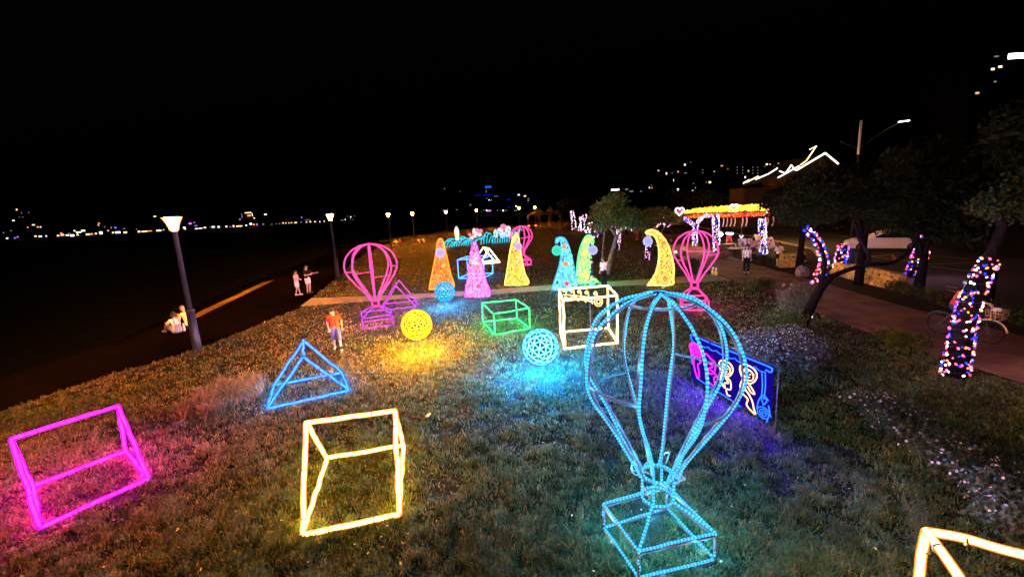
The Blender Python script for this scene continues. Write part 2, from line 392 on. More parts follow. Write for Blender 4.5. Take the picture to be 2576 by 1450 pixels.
tag(bank.build('bank', 'bank_grass'), kind='structure')
strip = MB()  # lamplight on the pale bank edge is put into this lighter strip
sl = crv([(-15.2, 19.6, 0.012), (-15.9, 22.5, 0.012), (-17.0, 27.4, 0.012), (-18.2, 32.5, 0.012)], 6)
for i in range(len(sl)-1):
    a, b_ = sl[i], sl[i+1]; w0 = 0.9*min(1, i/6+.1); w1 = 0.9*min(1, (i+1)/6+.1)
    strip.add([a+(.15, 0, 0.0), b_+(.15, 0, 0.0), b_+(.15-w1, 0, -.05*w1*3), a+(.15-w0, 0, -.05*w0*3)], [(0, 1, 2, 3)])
tag(strip.build('pale_lit_strip', 'pale_lit_bank'), kind='structure')
cross_lo = [np.array(p) for p in ((-10.9, 21.6), (-6.1, 22.1), (-1.0, 21.9), (2.4, 22.4), (7.5, 22.3), (11.6, 22.2))]
cross_hi = [np.array(p) for p in ((-11.3, 23.8), (-6.4, 23.3), (-0.8, 23.4), (2.6, 23.9), (8.0, 23.9), (11.7, 24.6))]
sheet('cross_path', cross_lo+cross_hi[::-1], 0.012, 'concrete_path')
prom_l = [np.array(p) for p in ((11.9, -6), (11.3, 6), (10.9, 9), (10.75, 12), (11.2, 16.8), (11.6, 20.7), (11.8, 24.3), (13.2, 34.5), (15.2, 52), (16.5, 75), (17, 110))]
prom_r = [np.array(p) for p in ((15.0, -6), (14.5, 8), (14.3, 12), (14.4, 15.5), (14.9, 19.5), (15.3, 24.5), (15.9, 29.4), (17.2, 37.8), (19.5, 52), (21.5, 75), (22, 110))]
sheet('promenade', prom_l+prom_r[::-1], 0.016, 'paving')
road_l = [np.array(p) for p in ((16.6, -30), (16.6, 10), (17.1, 20), (19.3, 26), (23.5, 33), (26, 45), (30, 70), (34, 130))]
sheet('road', road_l+[np.array(p) for p in ((46, 130), (39, 70), (34, 45), (30, 30), (28, 20), (27, 10), (27, -30))], 0.02, 'road_asphalt')
kerb = MB()
kp = [Vector((*p, 0)) for p in road_l]
for i in range(len(kp)-1):
    a, b_ = kp[i], kp[i+1]; d = b_-a; kerb.box((a+b_)/2+Vector((-0.09, 0, 0.06)), (d.length+.02, 0.16, 0.12), math.atan2(d.y, d.x))
tag(kerb.build('kerb', 'concrete_path'), kind='structure')
mk = MB()
def stripe(a, b_, w, z):
    a = Vector((a[0], a[1], 0)); b_ = Vector((b_[0], b_[1], 0)); d = b_-a; nn = Vector((-d.y, d.x, 0)).normalized()*w/2
    mk.add([a-nn+Vector((0, 0, z)), b_-nn+Vector((0, 0, z)), b_+nn+Vector((0, 0, z)), a+nn+Vector((0, 0, z))], [(0, 1, 2, 3)])
for a, b_ in (((2187, 646), (2243, 641)), ((2187, 646), (2262, 655)), ((2243, 641), (2252, 654)), ((2262, 655), (2340, 665)), ((2340, 665), (2430, 662)), ((2430, 662), (2480, 661))):
    stripe(G(*a), G(*b_), 0.16, 0.026)
tag(mk.build('road_lines', 'yellow_paint'), kind='structure')
mk = MB()
for a, b_ in (((2340, 671), (2440, 683)), ((2378, 721), (2410, 726)), ((2380, 729), (2412, 737)), ((2300, 640), (2440, 652))):
    stripe(G(*a), G(*b_), 0.13, 0.0245)
tag(mk.build('road_marks', 'white_paint'), kind='structure')
wat = sheet('water', [(-1700, -400), (1700, -400), (1700, 1500), (-1700, 1500)], -1.25, 'water')

# hills over the lake and behind the town
def ridge(name, pts, depth):
    mb = MB(); top = crv([(x, y, h) for x, y, h in pts], 6)
    for i in range(len(top)-1):
        a, b_ = top[i], top[i+1]; 
        a0 = np.array((a[0], a[1]-depth*0.5, -1.4)); b0 = np.array((b_[0], b_[1]-depth*0.5, -1.4)); a2 = np.array((a[0], a[1]+depth, -1.4)); b2 = np.array((b_[0], b_[1]+depth, -1.4))
        mb.add([a0, b0, b_, a], [(0, 1, 2, 3)]); mb.add([a, b_, b2, a2], [(0, 1, 2, 3)])
    return tag(mb.build(name, 'hill', smooth=True), kind='structure')
ridge('hills', [(-1500, 1000, 20), (-1050, 1060, 60), (-700, 1090, 45), (-400, 1100, 65), (-150, 1080, 40), (60, 900, 50), (240, 760, 60), (420, 640, 74), (640, 520, 84), (900, 420, 60)], 160)

# ------------------------------------------------------------------ light sculptures
def wob(a, b_, n, amp):
    a = np.array(a, float); b_ = np.array(b_, float); pts = []
    for i in range(n+1):
        t = i/n; j = 0 if i in (0, n) else 1
        pts.append(a+(b_-a)*t+rng.normal(0, amp, 3)*j)
    return pts
def rail(parent, a, b_, r, mat, amp=0.006, n=5):
    L = np.linalg.norm(np.array(b_)-np.array(a)); n = max(2, int(L*n)); cast(parent, [a, b_], mat)
    return MB().tube(crv(wob(a, b_, n, amp), 3), r, 8).build('light_rail', mat, parent, smooth=True)
def ties(t, segs, r):
    mb = MB()
    for a, b_ in segs:
        a = np.array(a); b_ = np.array(b_); d = b_-a; L = np.linalg.norm(d)
        for k in range(max(1, int(L/.5))):
            p = a+d*((k+rng.uniform(.3, .7))/max(1, int(L/.5))); mb.tube([p-d/L*.008, p+d/L*.008], r*1.18, 8)
    tag(mb.build('cable_ties', 'black_metal', t), kind='stuff')
def lead(t, p, ang):
    q = [np.array((p[0]+math.cos(ang)*s+math.sin(ang)*.18*math.sin(s*5), p[1]+math.sin(ang)*s-math.cos(ang)*.18*math.sin(s*5), .05)) for s in np.linspace(0, 1.1, 8)]
    MB().tube(crv(q, 4), .01, 5).build('cable', 'black_metal', t, smooth=True); MB().box(q[-1]+np.array((0, 0, .02)), (.16, .08, .07), ang).build('plug_box', 'black_metal', t)
def v3(p, z): return np.array((p[0], p[1], z))
def prism(label, fl, fr, br, bl, rl, rr, mat, r, group='triangular light frames on the lawn', amp=0.006):
    """tent-shaped frame: ridge rl-rr above the base fl-fr-br-bl"""
    t = thing('tent_light_frame', label, 'light sculpture', v3((fl+fr+br+bl)/4, 0), group)
    z = 0.05
    P = [v3(p, z) for p in (fl, fr, br, bl)]
    for a, b_ in ((0, 1), (1, 2), (2, 3), (3, 0)): rail(t, P[a], P[b_], r, mat, amp)
    for a, k in ((P[0], rl), (P[3], rl), (P[1], rr), (P[2], rr)): rail(t, a, k, r, mat, amp)
    rail(t, rl, rr, r, mat, amp)
    ties(t, [(P[0], rl), (P[3], rl), (P[1], rr), (P[2], rr), (rl, rr), (P[0], P[1])], r); lead(t, P[2], 1.2)
    return t
g2 = lambda *p: G(*p)
prism('magenta tent shaped light frame lying nearest the left edge of the lawn', g2(103, 1333), g2(375, 1208), g2(318, 1140), g2(85, 1228),
      np.array((-7.95, 6.26, 1.20)), np.array((-7.23, 7.33, 1.20)), 'magenta_rope', 0.033)
prism('amber white tent shaped light frame in the middle foreground of the lawn', g2(762, 1352), g2(1005, 1300), g2(1015, 1125), g2(823, 1157),
      np.array((-3.3, 6.2, 1.23)), np.array((-2.0, 6.5, 1.21)), 'amber_rope', 0.042)
f_, b_ = (G(672, 1032)+G(878, 985))/2, (G(860, 940)+G(690, 972))/2
prism('blue tent shaped light frame with its triangle facing the camera', G(690, 972), G(672, 1032), G(878, 985), G(860, 940),
      v3(b_, 1.13), v3(f_, 1.13), 'blue_rope', 0.037)
mb_, mf_ = G(985, 705+62), G(1000, 745+40)
pf, pb = np.array((-6.25, 19.6)), np.array((-5.9, 21.0)); 
prism('violet tent shaped light frame behind the left pink balloon', np.array((-6.3, 20.9)), np.array((-6.15, 19.3)), np.array((-4.6, 19.9)), np.array((-4.85, 21.2)),
      np.array((-5.55, 21.0, 1.17)), np.array((-5.4, 19.6, 1.17)), 'violet_rope', 0.034)
pc = Yp(1212, 625, 36.6); pe = Yp(1232, 625, 36.9)
prism('small cream tent shaped light frame far behind the pink cone tree', np.array((-3.2, 36.0)), np.array((-2.5, 35.0)), np.array((-0.9, 35.6)), np.array((-1.4, 37.0)),
      np.array((-2.25, 36.6, 1.25)), np.array((-1.7, 35.4, 1.25)), 'cream_rope', 0.055)

def box_frame(label, base, top_z, mat, r, amp=0.006, group='box shaped light frames on the lawn'):
    t = thing('box_light_frame', label, 'light sculpture', v3(sum(base)/4, 0), group)
    B = [v3(p, 0.05) for p in base]; T = [v3(p, top_z) for p in base]
    for i in range(4):
        j = (i+1) % 4
        rail(t, B[i], B[j], r, mat, amp); rail(t, T[i], T[j], r, mat, amp); rail(t, B[i], T[i], r, mat, amp)
    ties(t, [(B[i], T[i]) for i in range(4)]+[(T[i], T[(i+1) % 4]) for i in range(4)], r); lead(t, B[2], .8)
    return t
gb = [G(1245, 845), G(1333, 828), G(1300, 803), G(1215, 812)]
box_frame('low green box shaped light frame between the two lit spheres', gb, 0.8, 'green_rope', 0.035)
tb = [G(1420, 880), G(1553, 865), G(1530, 828), G(1410, 838)]
box_frame('tall cream white box shaped light frame with a scroll ornament inside', tb, 1.55, 'cream_rope', 0.036)
bb = [np.array((-3.45, 27.9)), np.array((-1.75, 27.7)), np.array((-1.25, 29.4)), np.array((-3.0, 29.6))]
box_frame('blue box shaped light frame seen behind the pink cone tree', bb, 1.28, 'sky_rope', 0.04)

c1 = G(2330, 1335, 1.55)[:2]; d = G(2575, 1390, 1.55)[:2]-c1; d /= np.hypot(*d); e_ = G(2430, 1450, 1.55)[:2]-c1; e_ -= d*(e_ @ d)*.6; e_ /= np.hypot(*e_)
box_frame('tall warm white box shaped light frame cut by the bottom right corner', [c1, c1+d*1.7, c1+d*1.7+e_*1.7, c1+e_*1.7], 1.55, 'warm_rope', 0.036)

# scroll ornament inside the tall cream box
def vpt(X, Y, y0=13.5): return Yp(1384+X*0.1421, 695.3+Y*0.1421, y0)
t = thing('scroll_ornament', 'cream neon scroll ornament with knobs and a ring inside the tall box frame', 'light ornament', v3(vpt(540, 560), 0))
for nm, pts, r in (('scroll_bar', [(225, 320), (400, 330), (560, 350), (760, 370)], .018), ('scroll_bar', [(235, 370), (420, 400), (600, 415), (770, 450)], .018),
                   ('scroll_bar', [(250, 345), (330, 380), (430, 350), (520, 400), (610, 365), (690, 430), (750, 400)], .015)):
    MB().tube(crv([vpt(*p) for p in pts], 5), r, 8).build(nm, 'neon_cream', t, smooth=True)
for x, y in ((250, 235), (390, 250), (515, 262), (645, 275), (800, 290)):
    MB().tube(crv([vpt(x+25, y+95), vpt(x+30, y+40), vpt(x+5, y-25), vpt(x-30, y+5), vpt(x-10, y+30), vpt(x+12, y+15)], 5), .019, 8).build('knob', 'neon_cream', t, smooth=True)
for rr in (70, 34):
    MB().tube([vpt(850+rr*math.cos(a), 440+rr*1.15*math.sin(a)) for a in np.linspace(0, 2*math.pi, 22)[:-1]], .018, 8, closed=True).build('ring', 'neon_cream', t, smooth=True)
for x, y in ((490, 410), (620, 430), (740, 455)):
    MB().cap(vpt(x, y), vpt(x+5, y+18), .025, .02).build('drop', 'neon_cream', t, smooth=True)
for x in (250, 700):
    p = vpt(x, 400); MB().tube([p, v3(p, 0)], .012, 6).build('stake', 'brown_wire', t)

# hot-air balloon frames
def balloon(label, c, H, R, rot, mat, rope_r, base_w, z_neck0, z_neck1, neck_r, base_h, group, metal=None, base_rot=0.3, beads=False, side=8, base_pts=None, basket_mat=None):
    t = thing('balloon_light_frame', label, 'light sculpture', v3(c, 0), group)
    c = np.array((c[0], c[1], 0.0))
    prof = [(neck_r*1.02, z_neck1), (neck_r*1.5, z_neck1+0.09*(H-z_neck1)), (R*0.64, z_neck1+0.30*(H-z_neck1)), (R*0.94, z_neck1+0.50*(H-z_neck1)), (R*1.0, z_neck1+0.65*(H-z_neck1)),
            (R*0.84, z_neck1+0.83*(H-z_neck1)), (R*0.46, z_neck1+0.955*(H-z_neck1)), (0.03, H)]
    cp = crv([(a, z, 0) for a, z in prof], 6)
    def rope(pts, name, par, off=None):
        P = [np.array(p) for p in pts]
        if beads:
            # arc-length resample so each LED is one swelling of the rope
            L = np.concatenate([[0], np.cumsum([np.linalg.norm(P[i+1]-P[i]) for i in range(len(P)-1)])])
            n = max(4, int(L[-1]/0.0145)); s = np.linspace(0, L[-1], n)
            Q = [np.array([np.interp(a, L, [p[k] for p in P]) for k in range(3)]) for a in s]
            k = np.arange(n) % 3; rr = [rope_r*(1.0 if q == 1 else 0.86) for q in k]
            j = rng.random((n//3+2,))
            cs = [(1, 1, 1) if q == 1 else (0.0, 0.0, 0.0) for q in k]
            cs = [tuple(v*(0.55+0.45*j[i//3]) for v in x) for i, x in enumerate(cs)]
            return MB().tube(Q, rr, 6, cs=cs).build(name, mat, par, smooth=True, colors=True)
        return MB().tube(P, rope_r, 8).build(name, mat, par, smooth=True)
    for k in range(side):
        a = rot+2*math.pi*k/side; u = np.array((math.cos(a), math.sin(a), 0)); w = np.array((-math.sin(a), math.cos(a), 0))
        if metal:
            pts = [c+u*q[0]+np.array((0, 0, q[1])) for q in cp]
            rb = MB().tube(pts, 0.013, 8).build('rib', metal, t, smooth=True)
            sw = 0.028*(1 if k % 2 else -1)
            rp = [c+u*(q[0]+0.03+0.008*math.sin(i*0.55+k))+w*(sw*(1+0.4*math.sin(i*0.4+k*2)))+np.array((0, 0, q[1])) for i, q in enumerate(cp)]
            rope(rp, 'rope_light', rb); cast(t, rp, mat)
        else:
            pts = [c+u*(q[0]+rng.normal(0, .006))+np.array((0, 0, q[1])) for q in cp]
            rope(pts, 'rib', t); cast(t, pts, mat, .8)
    # short hoops that tie the ribs in pairs, a hoop near the crown
    mm = metal or mat
    for k in range(0, side, 2):
        zf = 0.46 if k % 4 else 0.56
        rr = np.interp(z_neck1+zf*(H-z_neck1), [q[1] for q in cp], [q[0] for q in cp])
        a0, a1 = rot+2*math.pi*k/side, rot+2*math.pi*(k+1)/side
        MB().tube([c+np.array((rr*math.cos(a), rr*math.sin(a), z_neck1+zf*(H-z_neck1))) for a in np.linspace(a0, a1, 6)], 0.016 if metal else rope_r*0.5, 6).build('tie_bar', mm, t, smooth=True)
    zc = z_neck1+0.955*(H-z_neck1); rc = np.interp(zc, [q[1] for q in cp], [q[0] for q in cp])
    if metal: MB().tube([c+np.array((rc*math.cos(a), rc*math.sin(a), zc)) for a in np.linspace(0, 2*math.pi, 25)[:-1]], 0.014, 6, closed=True).build('crown_hoop', metal, t, smooth=True)
    # neck cage
    for z in (z_neck0, z_neck1):
        pts = [c+np.array((neck_r*math.cos(a), neck_r*math.sin(a), z)) for a in np.linspace(0, 2*math.pi, 17 if metal else 5)+ (0 if metal else base_rot+math.pi/4)]
        if metal: MB().tube(pts[:-1], 0.014, 6, closed=True).build('neck_hoop', metal, t, smooth=True); pts = [p*1.0+np.array((0, 0, .028)) for p in pts]
        rope(pts, 'neck_rope', t)
    for k in range(4):
        a = base_rot+math.pi/4+k*math.pi/2; u = np.array((math.cos(a), math.sin(a), 0))*neck_r*1.02
        rope([c+u+np.array((0, 0, z_neck0)), c+u+np.array((0, 0, z_neck1))], 'neck_post', t)
    # basket
    if base_pts is None:
        base_pts = [c+np.array((math.cos(base_rot+math.pi/4+k*math.pi/2), math.sin(base_rot+math.pi/4+k*math.pi/2), 0))*base_w*0.707 for k in range(4)]
    B = [v3(p, 0.04) for p in base_pts]; T = [v3(p, base_h) for p in base_pts]
    def member(a, b_, up=0.0):
        cast(t, [a, b_], mat, .5)
        if metal:
            mbar = MB().tube([a, b_], 0.018, 8).build('basket_bar', metal, t, smooth=True)
            rope([p+np.array((0, 0, .034)) for p in wob(a, b_, 5, .004)], 'rope_light', mbar)
        else: MB().tube(wob(a, b_, 4, .006), rope_r, 8).build('basket_bar', basket_mat or mat, t, smooth=True)
    for i in range(4):
        j = (i+1) % 4; member(B[i], B[j]); member(T[i], T[j]); member(B[i], T[i])
        a = math.atan2(T[i][1]-c[1], T[i][0]-c[0])
        member(T[i], c+np.array((neck_r*math.cos(a), neck_r*math.sin(a), z_neck0)))
    return t
bc = np.array((1.69, 4.84))
bt = balloon('large cyan blue hot air balloon light frame in the right foreground', bc, 3.27, 0.88, 0.22, 'bead_rope', 0.0175, 1.0, 0.62, 0.94, 0.19, 0.39, 'hot air balloon light frames',
        metal='rib_metal', beads=True, base_pts=[np.array((1.27, 4.24)), np.array((2.24, 4.44)), np.array((2.0, 5.36)), np.array((1.05, 5.05))], base_rot=0.2)
for k in range(9):   # loops of spare cable tied round the neck of the big balloon
    a = k*0.75; p = np.array((bc[0]+0.2*math.cos(a), bc[1]+0.2*math.sin(a), 0.92+0.1*math.sin(k*2.1)))
    q = np.array((math.cos(a), math.sin(a), 0)); w = np.array((-math.sin(a), math.cos(a), 0))
    MB().tube(crv([p, p+q*.09+np.array((0, 0, .1)), p+q*.13+w*.07+np.array((0, 0, .06)), p+q*.08+w*.1, p+w*.04-q*.03], 5), .009, 6).build('cable_loop', 'grey_metal', bt, smooth=True)
pl = G(950, 815)
balloon('pink hot air balloon light frame on the left behind the yellow sphere', pl, 3.28, 1.0, 0.35, 'pink_rope', 0.034, 1.15, 0.75, 1.0, 0.17, 0.45, 'hot air balloon light frames', base_rot=0.35, basket_mat='violet_rope')
balloon('hot pink hot air balloon light frame on the right beside the bent yellow tree', G(1745, 775), 3.1, 0.82, 0.5, 'hot_pink_rope', 0.034, 0.95, 0.82, 1.08, 0.17, 0.42, 'hot air balloon light frames', side=6, base_rot=-0.3)
balloon('small pink hot air balloon light frame half hidden behind the gold cone tree', np.array((0.95, 33.2)), 3.0, 0.85, 0.2, 'hot_pink_rope', 0.05, 1.0, 0.8, 1.05, 0.17, 0.42, 'hot air balloon light frames', side=6)

# lattice spheres: geodesic balls of short lit struts
def geodesic(freq=3):
    ph = (1+5**.5)/2
    V = [np.array(p, float) for p in ((-1, ph, 0), (1, ph, 0), (-1, -ph, 0), (1, -ph, 0), (0, -1, ph), (0, 1, ph), (0, -1, -ph), (0, 1, -ph), (ph, 0, -1), (ph, 0, 1), (-ph, 0, -1), (-ph, 0, 1))]
    F = ((0, 11, 5), (0, 5, 1), (0, 1, 7), (0, 7, 10), (0, 10, 11), (1, 5, 9), (5, 11, 4), (11, 10, 2), (10, 7, 6), (7, 1, 8), (3, 9, 4), (3, 4, 2), (3, 2, 6), (3, 6, 8), (3, 8, 9), (4, 9, 5), (2, 4, 11), (6, 2, 10), (8, 6, 7), (9, 8, 1))
    key = {}; pts = []; ed = set()
    def vid(p):
        p = p/np.linalg.norm(p); k = tuple(np.round(p, 4)+0.0)
        if k not in key: key[k] = len(pts); pts.append(p)
        return key[k]
    for a, b_, c in F:
        g = {}
        for i in range(freq+1):
            for j in range(freq+1-i):
                g[i, j] = vid((V[a]*(freq-i-j)+V[b_]*i+V[c]*j)/freq)
        for i in range(freq):
            for j in range(freq-i):
                for e in ((g[i, j], g[i+1, j]), (g[i, j], g[i, j+1]), (g[i+1, j], g[i, j+1])): ed.add(tuple(sorted(e)))
    return pts, sorted(ed)
GP, GE = geodesic(3)
strut_me = {}
def sphere(label, c, r, ground_z, mat, tr, rgb, singly=True):
    t = thing('lattice_sphere', label, 'light sculpture', v3(c, 0), 'lit lattice spheres on stakes')
    R = Matrix.Rotation(0.4, 3, 'X') @ Matrix.Rotation(c[0], 3, 'Z')
    P = [R @ Vector([float(a) for a in p])*r for p in GP]; c = Vector([float(a) for a in c])
    o = Vector(ORG[t.name])
    if singly:
        if mat not in strut_me:
            # the LEDs sit on the outer side of each strut; its inner side only glows faintly
            me = bpy.data.meshes.new('strut'); vs = [(math.cos(k*math.pi/4), math.sin(k*math.pi/4), z) for z in (-.52, .52) for k in range(8)]
            me.from_pydata(vs, [], [(k, (k+1) % 8, 8+(k+1) % 8, 8+k) for k in range(8)]+[tuple(range(7, -1, -1)), tuple(range(8, 16))]); me.update()
            me.materials.append(MATS[mat]); me.materials.append(MATS[mat+'_inner']); strut_me[mat] = me
            for f in me.polygons: f.material_index = 0 if f.normal.x > -.2 and abs(f.normal.z) < .5 else 1
        for a, b_ in GE:
            d = P[b_]-P[a]; zz = d.normalized(); xx = (P[a]+P[b_]); xx = (xx-zz*xx.dot(zz)).normalized(); q = Matrix((xx, zz.cross(xx), zz)).transposed().to_4x4()
            ob = link('strut', strut_me[mat], None, t)
            ob.matrix_local = Matrix.Translation(c+(P[a]+P[b_])/2-o) @ q @ Matrix.Diagonal((tr, tr, d.length, 1))
    else:
        mb = MB()
        for a, b_ in GE: mb.tube([c+P[a], c+P[b_]], tr, 5)
        tag(mb.build('strut_lattice', mat, t), kind='stuff')
    cast_at(t, c, rgb, .3)
    for dx, dy in ((-0.06, 0.0), (0.09, -0.06)):
        MB().tube([c+Vector((dx*.6, dy, -r*0.93)), Vector((c.x+dx*1.6, c.y+dy, 0.0))], 0.011, 6).build('stake', 'brown_wire', t)
    return t
ys = G(1055, 893); sphere('yellow lattice sphere standing on two stakes left of the green box', v3(ys, Zt(1050, 816, ys)), 0.455, 0, 'yellow_strut', 0.02, (20000, 7200, 4))
cs_ = G(1362, 945); sphere('sky blue lattice sphere in the middle of the lawn by the tall cream box', v3(cs_, Zt(1352, 872, cs_)), 0.455, 0, 'cyan_strut', 0.018, (5, 5200, 20000))
c2_ = G(1122, 771); sphere('aqua lattice sphere in front of the orange cone tree', v3(c2_, Zt(1120, 733, c2_)), 0.455, 0, 'aqua_strut', 0.02, (5, 3200, 12500))

# cone trees: rope outline filled with hanging strips of foil lights
star_me = {}
def cone_tree(label, outline, y0, rope_mat, rope_r, fill, stars, ball=None, depth=0.3, n=760):
    """outline: V-points (px, py) going round, lifted onto the plane y = y0"""
    pts = [Yp(px, py, y0) for px, py in outline]
    zmin = min(p[2] for p in pts); off = -zmin+0.04
    pts = [p+np.array((0, 0, off)) for p in pts]
    cx = (min(p[0] for p in pts)+max(p[0] for p in pts))/2
    t = thing('cone_tree_light', label, 'light sculpture', (cx, y0, 0), 'cone tree light sculptures by the cross path')
    sm = crv(pts+[pts[0]], 5)[:-1]
    MB().tube(sm, rope_r, 8, closed=True).build('outline_rope', rope_mat, t, smooth=True)
    cast(t, [p+np.array((0, -.1, 0)) for p in sm], rope_mat, 1.2)
    xs = np.array([p[0] for p in sm]); zs = np.array([p[2] for p in sm]); poly = list(zip(xs, zs))
    P = []; C = []; Q = []
    x0, x1, z0, z1 = xs.min(), xs.max(), zs.min(), zs.max()
    gx = []; tries = 0
    while len(gx) < n and tries < 40:
        tries += 1
        X = rng.uniform(x0, x1, n); Z = rng.uniform(z0+.03, z1-.03, n)
        ok = inpoly(X, Z, poly)
        for a, b_ in zip(X[ok], Z[ok]):
            if len(gx) >= n: break
            if all((a-g[0])**2*2.2+(b_-g[1])**2 > 0.0022 for g in gx[-260:]): gx.append((a, b_))
    mb = MB()
    for a, b_ in gx:
        if b_ < z0+0.05: continue
        s = rng.uniform(0.45, 1.45); L = rng.uniform(.04, .085); wd = rng.uniform(.014, .025); tl = rng.normal(0, .5)
        yb = y0+depth*rng.choice([-1, 1])*rng.uniform(.2, 1)*0.5
        k = rng.random(); cc = tuple(np.array(fill[0])*(1-k)*s+np.array(fill[1])*k*s); mb.cur = cc
        dx, dz = math.sin(tl)*L, math.cos(tl)*L
        mb.tube([(a-dx, yb, b_-dz), (a, yb-.012, b_), (a+dx, yb, b_+dz)], [wd*.5, wd, wd*.5], 4)
    tag(mb.build('foil_lights', 'tint_glow', t, colors=True), kind='stuff')
    # thin netting the strips are tied to
    mb = MB()
    for z in np.arange(z0+.15, z1-.15, .45):
        cr = sorted([poly[i][0]+(z-poly[i][1])*(poly[(i+1) % len(poly)][0]-poly[i][0])/(poly[(i+1) % len(poly)][1]-poly[i][1]) for i in range(len(poly)) if (poly[i][1] > z) != (poly[(i+1) % len(poly)][1] > z)])
        for k in range(0, len(cr)-1, 2): mb.tube([(cr[k], y0, z), (cr[k+1], y0, z)], .004, 4)
    tag(mb.build('netting', 'brown_wire', t), kind='stuff')
    for px, py, mt, s in stars:
        p = Yp(px, py, y0)+np.array((0, -depth*.5-.05, off)); vs = []
        for k in range(10):
            a = math.pi/2+k*math.pi/5; rr = s*(1 if k % 2 == 0 else .48); vs.append((p[0]+rr*math.cos(a), p[1], p[2]+rr*math.sin(a)))
        vs += [(p[0], p[1]-.06, p[2]), (p[0], p[1]+.05, p[2])]
        MB().add(vs, [(k, (k+1) % 10, 10) for k in range(10)]+[((k+1) % 10, k, 11) for k in range(10)]).build('star_ornament', mt, t)
    if ball:
        px, py, r, mt, tip = ball
        p = Yp(px, py, y0)+np.array((0, -depth*.6, off)); q = Yp(tip[0], tip[1], y0)+np.array((0, 0, off))
        b_ = MB().ball(p, r, 20, 12).build('hanging_ball', mt, t, smooth=True)
        for dx in (-.05, .05):
            MB().tube([q+np.array((dx, 0, 0)), p+np.array((dx*1.2, 0, r*.95))], .009, 5).build('hanger_cord', 'lilac_ball', b_)
    for x in (x0+.08, (x0+x1)/2, x1-.08):
        MB().tube([(x, y0, 0), (x, y0, .22)], .014, 5).build('foot_stake', 'grey_metal', t)
    return t
glow('star_orange', (1.6, .3, .06)); glow('star_red', (1.3, .1, .05)); glow('star_yellow', (1.6, .85, .12)); glow('star_pink', (1.3, .2, .2))
glow('orange_rope', (3, .95, .03), (2, .22, .0), .2); glow('gold_rope', (4, 2.6, .55), (2, .8, .08), .2)
cone_tree('orange outlined cone tree light with a lilac ball, left of the others', [(1079, 728), (1087, 688), (1096, 640), (1100, 612), (1106, 602), (1113, 606), (1122, 640), (1133, 690), (1139, 724)],
          24.4, 'orange_rope', .045, ((1.5, .42, .08), (1.3, .2, .06)), [(1108, 614, 'star_red', .1), (1116, 668, 'star_yellow', .12), (1112, 705, 'star_orange', .12)], (1108, 636, .27, 'lilac_ball', (1108, 606)))
cone_tree('magenta pink cone tree light standing in front of the cross path', [(1167, 744), (1176, 690), (1182, 640), (1187, 612), (1192, 605), (1199, 614), (1209, 650), (1222, 700), (1231, 742)],
          21.4, 'violet_rope', .038, ((1.1, .16, 1.0), (1.4, .5, 1.0)), [(1192, 627, 'star_red', .13), (1202, 668, 'star_orange', .15), (1203, 716, 'star_red', .14)])
cone_tree('gold cone tree light with a lilac ball in front of the small pink balloon', [(1269, 716), (1277, 670), (1284, 625), (1292, 596), (1300, 588), (1304, 598), (1310, 640), (1319, 685), (1327, 714)],
          24.3, 'gold_rope', .045, ((1.5, .85, .12), (1.3, .6, .1)), [(1306, 672, 'star_yellow', .13), (1302, 700, 'star_orange', .1)], (1303, 619, .22, 'lilac_ball', (1300, 592)))
cone_tree('blue cone tree light curling left with a mint ball and red stars', [(1386, 731), (1400, 690), (1409, 655), (1411, 622), (1409, 606), (1398, 612), (1399, 602), (1410, 597), (1424, 606), (1436, 640), (1446, 690), (1447, 724)],
          22.0, 'cyan_rope', .042, ((.3, 1.1, 1.4), (.06, .5, 1.1)), [(1418, 620, 'star_orange', .17), (1421, 663, 'star_orange', .19), (1424, 712, 'star_red', .18)], (1399, 630, .26, 'mint_ball', (1400, 612)))
cone_tree('green cone tree light curling right with a pale blue ball', [(1449, 712), (1450, 680), (1455, 640), (1463, 612), (1474, 594), (1486, 592), (1493, 605), (1489, 615), (1483, 606), (1480, 625), (1487, 650), (1488, 668), (1485, 690), (1502, 706), (1500, 710)],
          23.6, 'green_rope', .045, ((.35, 1.1, .35), (.8, 1.1, .3)), [(1476, 602, 'star_yellow', .18), (1470, 636, 'star_yellow', .18), (1470, 690, 'star_yellow', .16)], (1489, 628, .26, 'periwinkle_ball', (1490, 612)))
cone_tree('bent yellow crescent tree light with a pale ball beside the hot pink balloon', [(1628, 717), (1645, 695), (1655, 665), (1657, 630), (1652, 605), (1643, 592), (1624, 586), (1634, 579), (1650, 582), (1670, 600), (1684, 628), (1694, 670), (1693, 700), (1688, 716)],
          21.8, 'gold_rope', .045, ((1.5, .8, .14), (1.3, .55, .1)), [(1664, 612, 'star_orange', .15), (1670, 650, 'star_yellow', .17), (1668, 698, 'star_orange', .17)], (1626, 607, .24, 'periwinkle_ball', (1627, 588)))

# far wave lights, white fins and flower lights at the end of the lawn
def wave_bank(label, a, b_, h, lean, n):
    a = np.array(a); b_ = np.array(b_)
    t = thing('wave_light', label, 'light sculpture', v3((a+b_)/2, 0), 'blue wave lights at the far end of the lawn')
    d = (b_-a)/np.linalg.norm(b_-a)
    for i in range(n):
        p = a+(b_-a)*i/(n-1); hh = h*(0.75+.25*math.sin(i*1.3))
        q = [np.array((p[0]+d[0]*lean*s, p[1]+d[1]*lean*s, z)) for s, z in ((0, .05), (.12, hh*.5), (.4, hh*.88), (.8, hh), (1.1, hh*.86))]
        MB().tube(crv(q, 3), .07, 6).build('wave_strip', 'wave_rope', t, smooth=True)
    cast(t, [v3(a, 1.5), v3(b_, 1.5)], 'wave_rope', 1.0)
    return t
wave_bank('cyan wave light sloping low on the left, beside the white fin', (-8.4, 53.0), (-4.6, 57.5), 1.15, 1.6, 15)
